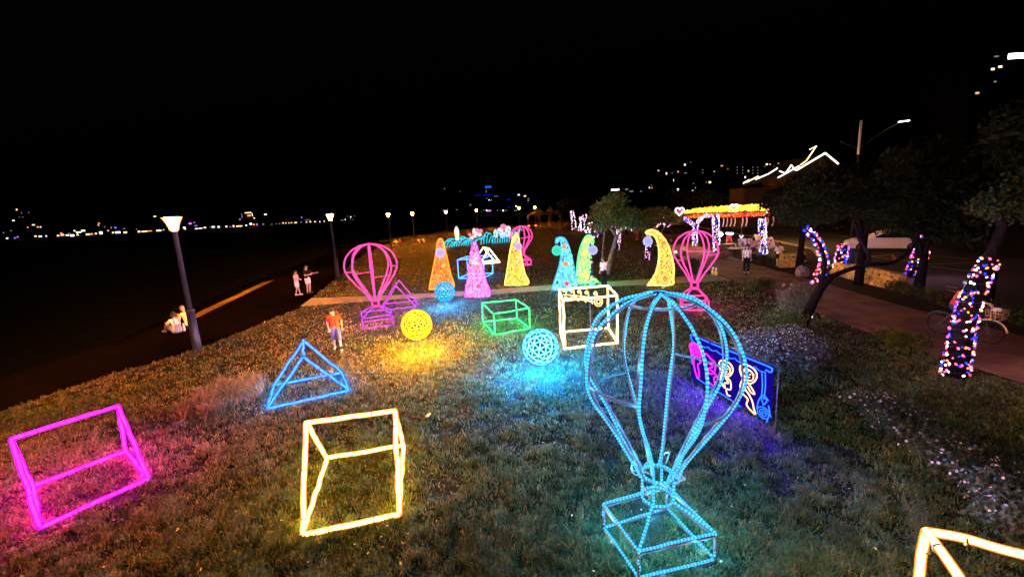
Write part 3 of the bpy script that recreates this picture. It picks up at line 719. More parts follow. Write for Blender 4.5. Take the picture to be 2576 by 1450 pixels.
wave_bank('small cyan wave light of few strips in the gap between two larger waves', (-3.7, 56.0), (-2.4, 58.5), 1.5, 1.3, 5)
wave_bank('wide cyan wave light under the white flower lights at right', (-2.2, 56.5), (1.2, 57.2), 1.7, .5, 12)
glow('fin_white', (1.1, 1.0, .82)); glow('petal_pink', (.95, .25, .5)); glow('petal_white', (.95, .8, .82)); glow('petal_cyan', (.1, .7, .85))
def fin(label, px, py0, py1, y, r, mt):
    b_ = Yp(px, py0, y); tp = Yp(px, py1, y); H = tp[2]
    t = thing('fin_light', label, 'light sculpture', (b_[0], y, 0), 'upright fin lights by the waves')
    MB().lathe([(r*.55, max(b_[2], .25)), (r*.85, b_[2]+.3*(H-b_[2])), (r, b_[2]+.55*(H-b_[2])), (r*.8, b_[2]+.8*(H-b_[2])), (r*.25, H)], (b_[0], y, 0), 10).build('shade', mt, t, smooth=True)
    MB().tube([(b_[0], y, 0), (b_[0], y, max(b_[2], .25)+.1)], .05, 6).build('post', 'grey_metal', t)
fin('tall white fin light standing at the left end of the waves', 1150, 603, 569, 54, .3, 'fin_white')
fin('slender pale fin light between pink flower lights', 1193, 596, 573, 56, .22, 'petal_white')
fin('small pink white fin light at the foot of the wide wave', 1265-18, 597, 576, 57, .26, 'petal_white')
def bloom(label, cx, cy, y, s, mats):
    p = Yp(cx, cy, y)
    t = thing('flower_light', label, 'light sculpture', (p[0], y, 0), 'flower lights above the waves')
    for k, mt in enumerate(mats):
        a = k*2*math.pi/len(mats)+.5; q = p+np.array((math.cos(a)*s, -.05*k, math.sin(a)*s))
        MB().ball(q, (s*.75, s*.4, s*.75), 10, 6).build('petal', mt, t, smooth=True)
    MB().tube([(p[0], y, 0), p], .04, 5).build('stem', 'grey_metal', t)
bloom('pink flower light left of the slender fin', 1186, 592, 55.5, .26, ['petal_pink', 'petal_pink', 'petal_white'])
bloom('pink and white flower light right of the slender fin', 1203, 584, 55.5, .33, ['petal_pink', 'petal_pink', 'petal_white', 'petal_white'])
bloom('large white flower light with a pink top over the wide wave', 1268, 581, 57.5, .55, ['petal_white', 'petal_pink', 'petal_white', 'petal_white', 'petal_white'])
bloom('white flower light with a cyan cap at the right of the wave', 1290, 592, 57, .4, ['petal_cyan', 'petal_white', 'petal_white'])

# neon sign panel
S0 = np.array((4.10, 9.55, 0.0)); S1 = np.array((4.66, 7.36, 0.0)); ZB, ZT = 0.16, 1.24
sd = S1-S0; sn = np.array((sd[1], -sd[0], 0))/np.hypot(sd[0], sd[1]); sn = -sn if sn[0] > 0 else sn   # towards the lawn
t = thing('neon_sign', 'neon picture panel, blue glow put into its backing, with pink and cream figures behind the large balloon', 'neon sign', (S0+S1)/2)
for k in (.2, .5, .8): cast_at(t, S0+sd*k+sn*.15+np.array((0, 0, .6)), (50, 8, 800), .2)
def sp(u, v, o=.03): p = S0+sd*u+sn*o; return np.array((p[0], p[1], ZB+(ZT-ZB)*v))
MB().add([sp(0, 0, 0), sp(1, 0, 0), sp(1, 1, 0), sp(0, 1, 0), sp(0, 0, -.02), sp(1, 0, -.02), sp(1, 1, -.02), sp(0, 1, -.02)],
         [(0, 1, 2, 3), (7, 6, 5, 4), (0, 4, 5, 1), (1, 5, 6, 2), (2, 6, 7, 3), (3, 7, 4, 0)]).build('backing_panel', 'backing_halo', t)
def neon(pts, mt, r=.016, closed=False, name='neon_line'):
    P = [sp(*p) for p in pts]; P = crv(P+[P[0]], 5)[:-1] if closed else crv(P, 5)
    MB().tube(P, r, 6, closed=closed).build(name, mt, t, smooth=True)
neon([(.02, .9), (0, .97), (.03, 1.0), (.25, .985), (.27, .985)], 'neon_blue'); neon([(.3, .985), (.46, .985)], 'neon_blue'); neon([(.5, .985), (.66, .985)], 'neon_blue'); neon([(.7, .985), (.97, .985), (1.0, .95), (.985, .9), (.94, .91)], 'neon_blue')
for k in range(8):
    u = .03+k*.115; neon([(u, .885), (u+.02, .86), (u+.055, .845), (u+.09, .86), (u+.105, .885)], 'neon_blue', .011)
neon([(.9, .86), (.915, .6), (.91, .35)], 'neon_blue', .012); neon([(.935, .87), (.945, .6), (.935, .36)], 'neon_blue', .012)
neon([(.02, .86), (.015, .6), (.03, .35)], 'neon_blue', .012)
def circ(u, v, ru, rv, n=14, w=0.0, ph=0): return [(u+ru*(1+w*math.sin(3*a+ph))*math.cos(a), v+rv*(1+w*math.sin(3*a+ph))*math.sin(a)) for a in np.linspace(0, 2*math.pi, n+1)[:-1]]
for k, (ru, rv) in enumerate(((.095, .155), (.07, .115), (.045, .075), (.02, .03))): neon(circ(.085, .69, ru, rv, 14, .1, k), 'neon_pink', .016, True)
neon([(.05, .52), (.06, .35), (.1, .16), (.14, .13), (.14, .25), (.12, .4), (.16, .5), (.1, .55)], 'neon_pink', .016, True)
neon([(.17, .68), (.24, .72), (.3, .66), (.36, .62), (.36, .45), (.3, .34), (.22, .45), (.2, .56)], 'neon_pink', .016, True)
neon([(.26, .42), (.24, .24), (.3, .14), (.37, .14), (.35, .3), (.39, .35), (.33, .42)], 'neon_pink', .016, True)
neon([(.2, .6), (.27, .56), (.33, .52), (.29, .46)], 'neon_pink', .016)
for u, v, s in ((.5, .61, 1.0), (.76, .70, 1.1)):
    neon(circ(u, v, .085*s, .15*s, 14, .07), 'neon_cream', .014, True); neon(circ(u+.005, v-.02, .05*s, .09*s, 12), 'neon_cream', .011, True)
    neon([(u-.06*s, v+.03), (u-.02*s, v+.07), (u+.03*s, v+.06), (u+.06*s, v+.02)], 'neon_cream', .011)
    for du in (-.02, .025): neon([(u+du-.006, v+.0), (u+du+.006, v+.005)], 'neon_cream', .012)
    neon([(u-.015, v-.055), (u+.005, v-.065), (u+.022, v-.05)], 'neon_cream', .01)
neon([(.45, .45), (.44, .3), (.5, .2), (.49, .3), (.54, .34), (.5, .42), (.56, .4), (.57, .24), (.52, .2), (.53, .1), (.57, .1)], 'neon_cream', .013)
neon([(.7, .54), (.68, .4), (.71, .28), (.77, .22), (.76, .1), (.82, .03), (.86, .02), (.84, .1), (.82, .22), (.78, .32), (.74, .38)], 'neon_cream', .014, True)
neon([(.75, .55), (.81, .46), (.84, .38), (.8, .38), (.76, .46)], 'neon_cream', .013)
neon([(.93, .3), (.905, .36), (.915, .4), (.935, .38), (.955, .4), (.965, .35), (.935, .26)], 'neon_blue', .012, True)
neon([(.87, .12), (.885, .3), (.93, .44), (.985, .38)], 'neon_blue', .012)
neon([(.94+.075*(1-k/26)*math.cos(k*.75), .11+.12*(1-k/26)*math.sin(k*.75)) for k in range(25)], 'neon_blue', .011)
neon([(.985, .3), (1.0, .18), (.985, .05), (.975, -.02)], 'neon_blue', .012); neon([(.1, .1), (.3, .06), (.5, .04), (.7, .0)], 'neon_blue', .012)
for u in (.0, .42, 1.03):
    p = sp(u, 0, -.05); MB().tube([v3(p, 0), v3(p, ZT)], .012, 6).build('stake', 'rib_metal', t)
MB().tube([sp(0, 1.01, -.05), sp(1.03, 1.01, -.05)], .014, 6).build('top_rod', 'rib_metal', t)

# ------------------------------------------------------------------ promenade lamps
def lamp(label, x, y, h=4.55):
    t = thing('street_lamp', label, 'street lamp', (x, y, 0), 'park lamps along the lakeside path')
    MB().lathe([(.2, 0), (.2, .03), (.14, .06), (.13, 1.42), (.15, 1.43), (.15, 1.47), (.1, 1.5)], (x, y, 0), 14).build('pole_sleeve', 'black_metal', t, smooth=True)
    MB().lathe([(.085, 1.45), (.075, h-.42), (.1, h-.4), (.1, h-.34)], (x, y, 0), 14).build('pole', 'black_metal', t, smooth=True)
    MB().lathe([(.13, h-.33), (.15, h-.22), (.2, h-.08), (.29, h+.1)], (x, y, 0), 18).build('lamp_shade', 'lamp_glass', t, smooth=True)
    MB().lathe([(.30, h+.105), (.31, h+.13), (.12, h+.17), (.03, h+.18)], (x, y, 0), 18).build('lid', 'black_metal', t, smooth=True)
    for k in range(4):
        a = k*math.pi/2+.4; MB().ball((x+.16*math.cos(a), y+.16*math.sin(a), .045), .018, 6, 4).build('bolt', 'grey_metal', t)
    return t
lp = G(497, 881); lamp('nearest black lamp post, beside the seated couple', lp[0], lp[1])
lamp('second lamp post, behind the two standing girls', *G(850, 700)[:2])
p = Yp(976, 543, 60); lamp('third lamp post from the left, right above the pink balloon', p[0], 60)
p = Yp(1037, 540, 67); lamp('fourth lamp post from the left, by the far seated pair', p[0], 67)
p = Yp(1121, 536, 82); lamp('fifth lamp post, at the far end of the lawn above the orange cone tree', p[0], 82)
p = Yp(1198, 532, 97); lamp('sixth lamp post, left of the violet waterfront light', p[0], 97)
p = Yp(1305, 527, 100); lamp('seventh lamp post, left of the two tent roofs', p[0], 100)
p = Yp(1345, 526, 106); lamp('eighth and farthest lamp post, over the tent roofs', p[0], 106)
lamp('lamp post on the lakeside path behind the camera', -10.2, -2.0)

# tall road light on the right
p0 = Yp(2160, 395, 33); x, y = p0[0], 33
top = Yp(2166, 303, 33); hd = Yp(2268, 305, 31)
t = thing('road_light', 'tall white topped road light with a long arm over the road', 'street light', (x, y, 0))
MB().tube([(x, y, 0), (x, y, 5.5), (top[0], y, top[2]-2.4)], [.11, .09, .085], 10).build('pole', 'black_metal', t, smooth=True)
MB().tube([(top[0], y, top[2]-2.4), (top[0], y, top[2])], .085, 10).build('pole_top', 'white_metal', t, smooth=True)
MB().tube(crv([(x, y, top[2]-2.0), (x+1.0, y-.5, hd[2]-.55), hd], 6), .025, 6).build('arm', 'black_metal', t, smooth=True)
MB().tube(crv([(x, y, top[2]-2.0), (x-1.0, y+.3, top[2]-1.5), (x-1.2, y+.4, top[2]-1.3)], 6), .02, 6).build('arm', 'black_metal', t, smooth=True)
hb = MB().box(hd+np.array((.15, 0, .05)), (.7, .28, .1), -.5).build('lamp_head', 'grey_metal', t)
MB().box(hd+np.array((.15, 0, -.012)), (.55, .2, .02), -.5).build('lens', 'cool_white_lamp', t)

# ------------------------------------------------------------------ people
REMESH = []
J0 = dict(pel=(0, 0, .93), wai=(0, 0, 1.08), che=(0, 0, 1.3), nec=(0, .01, 1.47), hed=(0, -.02, 1.6),
          shL=(.175, 0, 1.40), shR=(-.175, 0, 1.40), elL=(.22, .02, 1.13), elR=(-.22, .02, 1.13), wrL=(.23, -.06, .89), wrR=(-.23, -.06, .89),
          hiL=(.09, 0, .90), hiR=(-.09, 0, .90), knL=(.10, -.03, .50), knR=(-.10, -.03, .50), anL=(.10, .03, .09), anR=(-.10, .03, .09),
          toL=(.11, -.13, .04), toR=(-.11, -.13, .04))
def person(label, base, face, h, pose=None, top='white_cloth', sleeve=.55, bottom='shorts', bmat='white_cloth', shoes='shoe_white', hair='hair_black', hairlen=0, seat=0.0, group=None, extra=None, zoff=0.0):
    """face: direction looked at in the ground plane (dx, dy)"""
    k = h/1.70; J = {a: Vector(b_) for a, b_ in J0.items()}
    for a, b_ in (pose or {}).items(): J[a] = Vector(b_)
    t = thing('person', label, 'person', (base[0], base[1], zoff), group)
    th = math.atan2(face[1], face[0])+math.pi/2; Rm = Matrix.Rotation(th, 3, 'Z'); B = Vector((base[0], base[1], zoff))
    W = lambda p: B+Rm @ (Vector(p)*k)
    def capc(mb, a, b_, r0, r1): mb.cap(W(a), W(b_), r0*k, r1*k, 8)
    hd = (J['hed']-J['nec']); hd = hd.normalized() if hd.length > 0 else Vector((0, 0, 1))
    # body: one continuous figure
    mb = MB(); side = Vector((.07, 0, 0))
    sx = (J['shL']-J['shR']).normalized()*.075
    for s in (1, -1):
        capc(mb, J['pel']+sx*s*.8, J['wai']+sx*s*.6, .10, .09); capc(mb, J['wai']+sx*s*.6, J['che']+sx*s, .09, .105)
        e = 'L' if s > 0 else 'R'
        capc(mb, J['che']+sx*s, J['sh'+e], .08, .062); capc(mb, J['sh'+e], J['el'+e], .052, .04); capc(mb, J['el'+e], J['wr'+e], .04, .027)
        capc(mb, J['pel'], J['hi'+e], .1, .09); capc(mb, J['hi'+e], J['kn'+e], .085, .056); capc(mb, J['kn'+e], J['an'+e], .056, .036); capc(mb, J['an'+e], J['to'+e], .036, .028)
        # hand: palm, four fingers, thumb
        f = (J['wr'+e]-J['el'+e]).normalized(); pal = J['wr'+e]+f*.075
        capc(mb, J['wr'+e], pal, .028, .033)
        w = f.cross(Vector((0, 1, 0)) if abs(f.y) < .8 else Vector((1, 0, 0))).normalized(); nn = w.cross(f)
        for q, (o_, L) in enumerate(((-.027, .06), (-.009, .075), (.009, .07), (.027, .055))):
            a0 = pal+w*o_; a1 = a0+f*L*.55+w*o_*.3; a2 = a1+f*L*.4+nn*.02; capc(mb, a0, a1, .011, .010); capc(mb, a1, a2, .010, .008)
        capc(mb, J['wr'+e]+f*.02+w*.02, J['wr'+e]+f*.06+w*.062, .013, .011)
    capc(mb, J['che'], J['nec'], .09, .055); capc(mb, J['nec'], J['hed'], .05, .05)
    hc = J['hed']; fd = Vector((0, -1, 0)); fd = (fd-hd*fd.dot(hd)).normalized()
    if 'look' in (pose or {}): fd = Vector(pose['look']).normalized()
    sd_ = hd.cross(fd).normalized()
    hM = Matrix((sd_, -fd, hd)).transposed()
    mb.ball(W(hc+hd*.03), (.076*k, .092*k, .112*k), 12, 8, Rm @ hM); capc(mb, hc-hd*.03+fd*.02, hc-hd*.055+fd*.045, .052, .04)
    capc(mb, hc+fd*.09, hc+fd*.108-hd*.02, .012, .016)                        # nose
    for s in (1, -1): capc(mb, hc+sd_*s*.078+hd*.01, hc+sd_*s*.083-hd*.015, .018, .014)   # ears
    b_ = mb.build('body', 'skin', t, smooth=True); REMESH.append((b_, .0125*k))
    e2 = MB()
    for s in (1, -1): e2.ball(W(hc+fd*.086+sd_*s*.032+hd*.022), .011*k, 6, 4)
    e2.build('eyes', 'shoe_dark', t)
    m2 = MB(); m2.cap(W(hc+fd*.088-hd*.052-sd_*.02), W(hc+fd*.088-hd*.052+sd_*.02), .007*k, .007*k, 6); m2.build('mouth', 'maroon_cloth', t)
    # hair
    hb = MB(); hb.ball(W(hc+hd*.07-fd*.018), (.094*k, .106*k, .094*k), 12, 8, Rm @ hM); hb.ball(W(hc-fd*.05+hd*.01), (.078*k, .062*k, .085*k), 10, 6, Rm @ hM)
    if hairlen:
        for s in (-.05, 0, .05): capc(hb, hc-fd*.06+sd_*s, hc-fd*.085+sd_*s*1.2-hd*hairlen, .05, .035)
    REMESH.append((hb.build('hair', hair, t, smooth=True), .016*k))
    # top
    tp = MB()
    for s in (1, -1):
        e = 'L' if s > 0 else 'R'
        capc(tp, J['pel']+sx*s*.9+(J['wai']-J['pel'])*.25, J['wai']+sx*s*.75, .112, .106); capc(tp, J['wai']+sx*s*.75, J['che']+sx*s*1.02, .106, .116)
        capc(tp, J['che']+sx*s*1.02, J['sh'+e], .095, .072)
        if sleeve <= 1: capc(tp, J['sh'+e], J['sh'+e].lerp(J['el'+e], sleeve), .07, .066)
        else: capc(tp, J['sh'+e], J['el'+e], .066, .055); capc(tp, J['el'+e], J['el'+e].lerp(J['wr'+e], sleeve-1), .055, .042)
    capc(tp, J['che'], J['che'].lerp(J['nec'], .6), .1, .075)
    REMESH.append((tp.build('shirt', top, t, smooth=True), .015*k))
    bt = MB()
    for s in (1, -1):
        e = 'L' if s > 0 else 'R'
        capc(bt, J['pel']+Vector((0, 0, .05)), J['hi'+e], .118, .108)
        if bottom == 'shorts': capc(bt, J['hi'+e], J['hi'+e].lerp(J['kn'+e], .55), .105, .098)
        elif bottom == 'long_shorts': capc(bt, J['hi'+e], J['hi'+e].lerp(J['kn'+e], .95), .108, .096)
        else: capc(bt, J['hi'+e], J['kn'+e], .105, .085); capc(bt, J['kn'+e], J['an'+e].lerp(J['kn'+e], .08), .085, .078 if bottom == 'wide' else .06)
    REMESH.append((bt.build('trousers' if bottom in ('wide', 'trousers') else 'shorts', bmat, t, smooth=True), .015*k))
    for e in 'LR':
        sh = MB(); f = (J['to'+e]-J['an'+e]); f.z = 0; f = f.normalized() if f.length > .01 else Vector((0, -1, 0))
        capc(sh, J['an'+e]-Vector((0, 0, .035))-f*.03, J['to'+e]+f*.02+Vector((0, 0, .012)), .05, .042); capc(sh, J['an'+e], J['an'+e]-Vector((0, 0, .03)), .046, .05)
        REMESH.append((sh.build('shoe', shoes, t, smooth=True), .015*k))
    if extra: extra(t, W, J, k)
    return t
def facing(b_, px=0, py=0): return (px-b_[0], py-b_[1])
# the boy walking on the lawn
b_ = G(850, 881)
person('person in a bright orange tee and dark shorts striding across the lawn', b_, (0.25, -1), 1.44,
       dict(hed=(-.02, -.10, 1.585), nec=(0, -.03, 1.47), hiL=(.09, 0, .9), knL=(.13, -.10, .5), anL=(.16, -.16, .09), toL=(.19, -.31, .04), knR=(-.11, .06, .5), anR=(-.13, .22, .13), toR=(-.14, .10, .04),
            elL=(.24, .10, 1.15), wrL=(.25, .05, .90), elR=(-.27, .08, 1.15), wrR=(-.22, -.06, .92)),
       'orange_cloth', .62, 'long_shorts', 'slate_cloth', group=None,
       extra=lambda t, W, J, k: [MB().cap(W(J['an'+e]+Vector((0, 0, .02))), W(J['an'+e]+Vector((0, 0, .07))), .046*k, .046*k).build('sock', 'black_cloth', t, smooth=True) for e in 'LR'])
# two standing girls
b_ = G(778, 737)
person('person in a black tee and white shorts pointing with an outstretched arm on the path', b_, (1, -.35), 1.66,
       dict(elL=(.28, -.16, 1.2), wrL=(.34, -.40, 1.22), elR=(-.22, -.06, 1.15), wrR=(-.02, -.24, 1.17), hed=(0, -.02, 1.61), look=(.4, -1, .1)), 'black_cloth', .6, 'shorts', 'white_cloth', 'shoe_dark', hairlen=.08)
b_ = G(750, 742)
person('smaller person in a pale pink top standing left of the pointing one', b_, (1, -.1), 1.42,
       dict(elL=(.2, -.06, 1.16), wrL=(.08, -.26, 1.12), elR=(-.2, -.06, 1.16), wrR=(-.06, -.26, 1.14), anL=(.1, -.1, .09), toL=(.1, -.25, .04), anR=(-.1, .1, .09), toR=(-.1, -.05, .04)), 'pink_cloth', .6, 'shorts', 'white_cloth', hairlen=.05)
# seated pair by the near lamp
SIT = dict(pel=(0, .05, .11), wai=(0, .06, .28), che=(0, 0, .5), nec=(0, -.05, .66), hed=(0, -.09, .79), shL=(.175, -.02, .6), shR=(-.175, -.02, .6), hiL=(.1, 0, .11), hiR=(-.1, 0, .11),
           knL=(.15, -.42, .40), knR=(-.15, -.42, .40), anL=(.14, -.62, .08), anR=(-.14, -.62, .08), toL=(.15, -.78, .04), toR=(-.15, -.78, .04), elL=(.26, -.2, .42), wrL=(.18, -.4, .45), elR=(-.26, -.2, .42), wrR=(-.18, -.4, .45))
def straps(t, W, J, k):
    for s in (1, -1):
        MB().tube(crv([W((s*.05, .14, .25)), W((s*.09, .13, .45)), W((s*.1, .06, .66)), W((s*.1, -.06, .63))], 5), .02*k, 6).build('strap', 'denim', t, smooth=True)
    mb = MB(); mb.cap(W((-.06, .09, .12)), W((-.05, .09, .32)), .115*k, .1*k); mb.cap(W((.06, .09, .12)), W((.05, .09, .32)), .115*k, .1*k); REMESH.append((mb.build('bib', 'denim', t, smooth=True), .015*k))
b_ = G(446, 836)
s = dict(SIT); s.update(elR=(-.27, -.22, .5), wrR=(-.16, -.3, .74), hed=(0, -.06, .79))
person('person seated on the path in white tee and denim dungarees, hand at the face', b_, (-1, .45), 1.60, s, 'white_cloth', .75, 'shorts', 'denim', hairlen=.06, extra=straps)
b_ = G(474, 826)
s = dict(SIT); s.update(pel=(0, .05, .2), wai=(0, .06, .38), che=(0, 0, .6), nec=(0, -.06, .77), hed=(0, -.11, .9), shL=(.175, -.02, .7), shR=(-.175, -.02, .7), elR=(-.2, -.24, .58), wrR=(-.1, -.44, .62), elL=(.24, -.2, .5), wrL=(.14, -.42, .5))
person('grey haired person in a cream shirt seated behind the near lamp post', b_, (-1, .1), 1.68, s, 'cream_cloth', .8, 'trousers', 'black_cloth', hair='hair_grey')
t = thing('bottle', 'white bottle standing between the seated couple on the path', 'bottle', G(464, 832)); q = G(464, 832)
MB().lathe([(.03, 0), (.045, .02), (.045, .2), (.02, .27), (.02, .31)], q, 10).build('bottle_body', 'shoe_white', t, smooth=True); MB().lathe([(.023, .31), (.023, .34)], q, 10).build('cap', 'pink_cloth', t)
# middle couple
b_ = G(1519, 719)
person('person in white tee and black trousers standing right of the green cone tree', b_, (-.3, 1), 1.52, dict(elR=(-.2, -.1, 1.14), wrR=(-.05, -.25, 1.05)), 'white_cloth', .7, 'wide', 'black_cloth', 'shoe_dark')
b_ = G(1491, 716)
person('person in dark navy clothes walking past the green cone tree', b_, (-1, .4), 1.42, dict(knL=(.1, -.18, .52), anL=(.1, -.28, .09), toL=(.1, -.42, .04), anR=(-.1, .26, .12), toR=(-.1, .12, .04), wrL=(.2, -.2, .95), hed=(0, -.08, 1.59)), 'navy_cloth', 1.8, 'shorts', 'navy_cloth', 'shoe_dark')
# promenade
b_ = G(1876, 686)
person('person in a white top and wide black trousers standing on the promenade', b_, (-.4, -1), 1.58, dict(hed=(0, -.02, 1.61)), 'white_cloth', .5, 'wide', 'black_cloth', hairlen=.16)
b_ = G(1893, 652)
person('person in pale clothes half hidden behind the one in wide black trousers', b_, (.2, 1), 1.5, None, 'pink_cloth', .6, 'shorts', 'maroon_cloth', hairlen=.1)
def sling(t, W, J, k): MB().tube(crv([W((.14, .02, 1.47)), W((.03, .15, 1.3)), W((-.12, .14, 1.08)), W((-.17, .06, .98))], 5), .014*k, 6).build('bag_strap', 'maroon_cloth', t, smooth=True)
b_ = G(1957, 671)
person('person in a loose white shirt with cross body strap, seen from behind', b_, (.1, 1), 1.45, dict(elL=(.27, -.05, 1.16), wrL=(.2, -.22, 1.2), elR=(-.3, -.02, 1.17), wrR=(-.22, -.1, .98)), 'white_cloth', .85, 'shorts', 'black_cloth', 'shoe_dark', extra=sling)
b_ = G(1722, 664)
person('stooping person in a cream shirt by the dark round bush', b_, (-1, -.4), 1.5, dict(pel=(0, .12, .9), wai=(0, .06, 1.05), che=(0, -.08, 1.22), nec=(0, -.2, 1.36), hed=(0, -.3, 1.45), shL=(.17, -.12, 1.3), shR=(-.17, -.12, 1.3), elL=(.2, -.25, 1.08), wrL=(.15, -.45, 1.0), elR=(-.2, -.25, 1.08), wrR=(-.15, -.45, 1.0)), 'cream_cloth', .7, 'shorts', 'dark_grey_cloth')
q = b_+np.array((-.75, -.3, .9)); t = thing('torch', 'bright white torch shining beside the stooping person', 'torch', q); MB().ball(q, .07, 10, 6).build('lens', 'white_hot', t, smooth=True); MB().cap(q+np.array((.06, .04, 0)), q+np.array((.2, .1, 0)), .045, .03).build('handle', 'black_metal', t, smooth=True)
b_ = G(1832, 634)
person('stall keeper in a red tee behind the sacks', b_, (0, -1), 1.55, None, 'red_cloth', .6, 'trousers', 'maroon_cloth', hairlen=.05)
s = dict(SIT)
b_ = G(2012, 655); 
person('person in dark clothes sitting by the hedge right of the yellow block', b_, (-.4, -1), 1.6, s, 'pink_cloth', .6, 'trousers', 'black_cloth')
for i, (px, py, tp, bm, lab) in enumerate(((1574, 596, 'dark_grey_cloth', 'black_cloth', 'distant walker in black under the tree on the promenade'), (1601, 603, 'red_cloth', 'maroon_cloth', 'distant walker in red under the tree on the promenade'), (1618, 597, 'sack', 'dark_grey_cloth', 'distant walker in tan beside the one in red'))):
    b_ = G(px, py); person(lab, b_, (.2, -1 if i else 1), 1.6, None, tp, .6, 'trousers', bm)
for px, py, tp, lab in ((997, 609, 'white_cloth', 'tiny far person in white seated at the lawn edge beyond the lamp'), (1008, 609, 'maroon_cloth', 'tiny far person in dark red seated at the lawn edge'), (1053, 602, 'white_cloth', 'left one of the far pair seated under the fourth lamp'), (1064, 601, 'cream_cloth', 'right one of the far pair seated under the fourth lamp')):
    b_ = G(px, py); b_ = b_*0.9 if px < 1030 else b_*.86
    person(lab, b_, (-1, .3), 1.7, SIT, tp, .7, 'trousers', 'dark_grey_cloth')

# ------------------------------------------------------------------ bicycle and rider
bp0 = np.array((12.55, 12.15, 0)); bp1 = np.array((12.9, 10.95, 0))
bd = (bp1-bp0)/np.linalg.norm(bp1-bp0); bx = lambda s, z, o=0: bp0+bd*s+np.array((-bd[1], bd[0], 0))*o+np.array((0, 0, z))
t = thing('bicycle', 'bicycle with a tan front basket and white mudguard behind the near lit trunk', 'bicycle', (bp0+bp1)/2)
for s in (0.0, 1.08):
    w_ = MB().tube([bx(s+.31*math.cos(a), .33+.31*math.sin(a)) for a in np.linspace(0, 2*math.pi, 25)[:-1]], .02, 6, closed=True).build('wheel', 'rubber', t, smooth=True)
    mb = MB()
    for a in np.linspace(0, math.pi, 7)[:-1]: mb.tube([bx(s+.3*math.cos(a), .33+.3*math.sin(a)), bx(s-.3*math.cos(a), .33-.3*math.sin(a))], .003, 4)
    mb.build('spokes', 'grey_metal', w_)
    MB().tube([bx(s+.36*math.cos(a), .33+.36*math.sin(a)) for a in np.linspace(.2, 2.6, 12)], .022, 6).build('mudguard', 'white_metal' if s else 'black_metal', t, smooth=True)
for a, b_ in (((0, .33), (.42, .35)), ((.42, .35), (.3, .85)), ((0, .33), (.3, .75)), ((.42, .35), (.9, .78)), ((.34, .68), (.9, .85)), ((1.08, .33), (.88, .95))):
    MB().tube([bx(*a), bx(*b_)], .017, 6).build('frame_tube', 'black_metal', t)
MB().cap(bx(.22, .9), bx(.42, .9), .07, .035).build('saddle', 'rubber', t, smooth=True)
MB().tube(crv([bx(.82, 1.05, -.28), bx(.92, 1.02, -.15), bx(.95, 1.0, 0), bx(.92, 1.02, .15), bx(.82, 1.05, .28)], 4), .013, 6).build('handlebar', 'grey_metal', t)
bk = MB()
for z, r in ((.72, .11), (.82, .125), (.92, .14), (.98, .145)):
    bk.tube([bx(1.18+r*sx_*1.1, z, r*sy_*1.3) for sx_, sy_ in ((-1, -1), (1, -1), (1, 1), (-1, 1))], .012, 5, closed=True)
for sx_ in (-1, -.33, .33, 1):
    for sy_ in (-1, 1): bk.tube([bx(1.18+.11*sx_*1.1, .72, .11*sy_*1.3), bx(1.18+.145*sx_*1.1, .98, .145*sy_*1.3)], .01, 5); bk.tube([bx(1.18+.11*sy_*1.1, .72, .11*sx_*1.3), bx(1.18+.145*sy_*1.1, .98, .145*sx_*1.3)], .01, 5)
bk.build('basket', 'poster_tan', t)
MB().cap(bx(1.1, .98), bx(1.22, .99), .05, .06).build('headlight', 'white_metal', t, smooth=True)
r_ = (bd[0], bd[1])
def capx(t, W, J, k): MB().ball(W(J['hed']+Vector((0, 0, .09))), (.1*k, .11*k, .07*k), 10, 6).build('cap', 'green_cloth', t, smooth=True)
person('cyclist in a red top and green cap behind the near lit trunk', bx(.3, 0), r_, 1.6, dict(pel=(0, 0, .98), hiL=(.09, 0, .97), hiR=(-.09, 0, .97), knL=(.1, -.38, .82), anL=(.1, -.3, .42), toL=(.1, -.44, .36), knR=(-.1, -.32, .66), anR=(-.1, -.2, .2), toR=(-.1, -.34, .16),
       wai=(0, -.03, 1.14), che=(0, -.12, 1.33), nec=(0, -.17, 1.5), hed=(0, -.2, 1.63), shL=(.17, -.14, 1.42), shR=(-.17, -.14, 1.42), elL=(.24, -.36, 1.22), wrL=(.26, -.58, 1.12), elR=(-.24, -.36, 1.22), wrR=(-.26, -.58, 1.12)), 'red_cloth', .7, 'shorts', 'dark_grey_cloth', extra=capx)

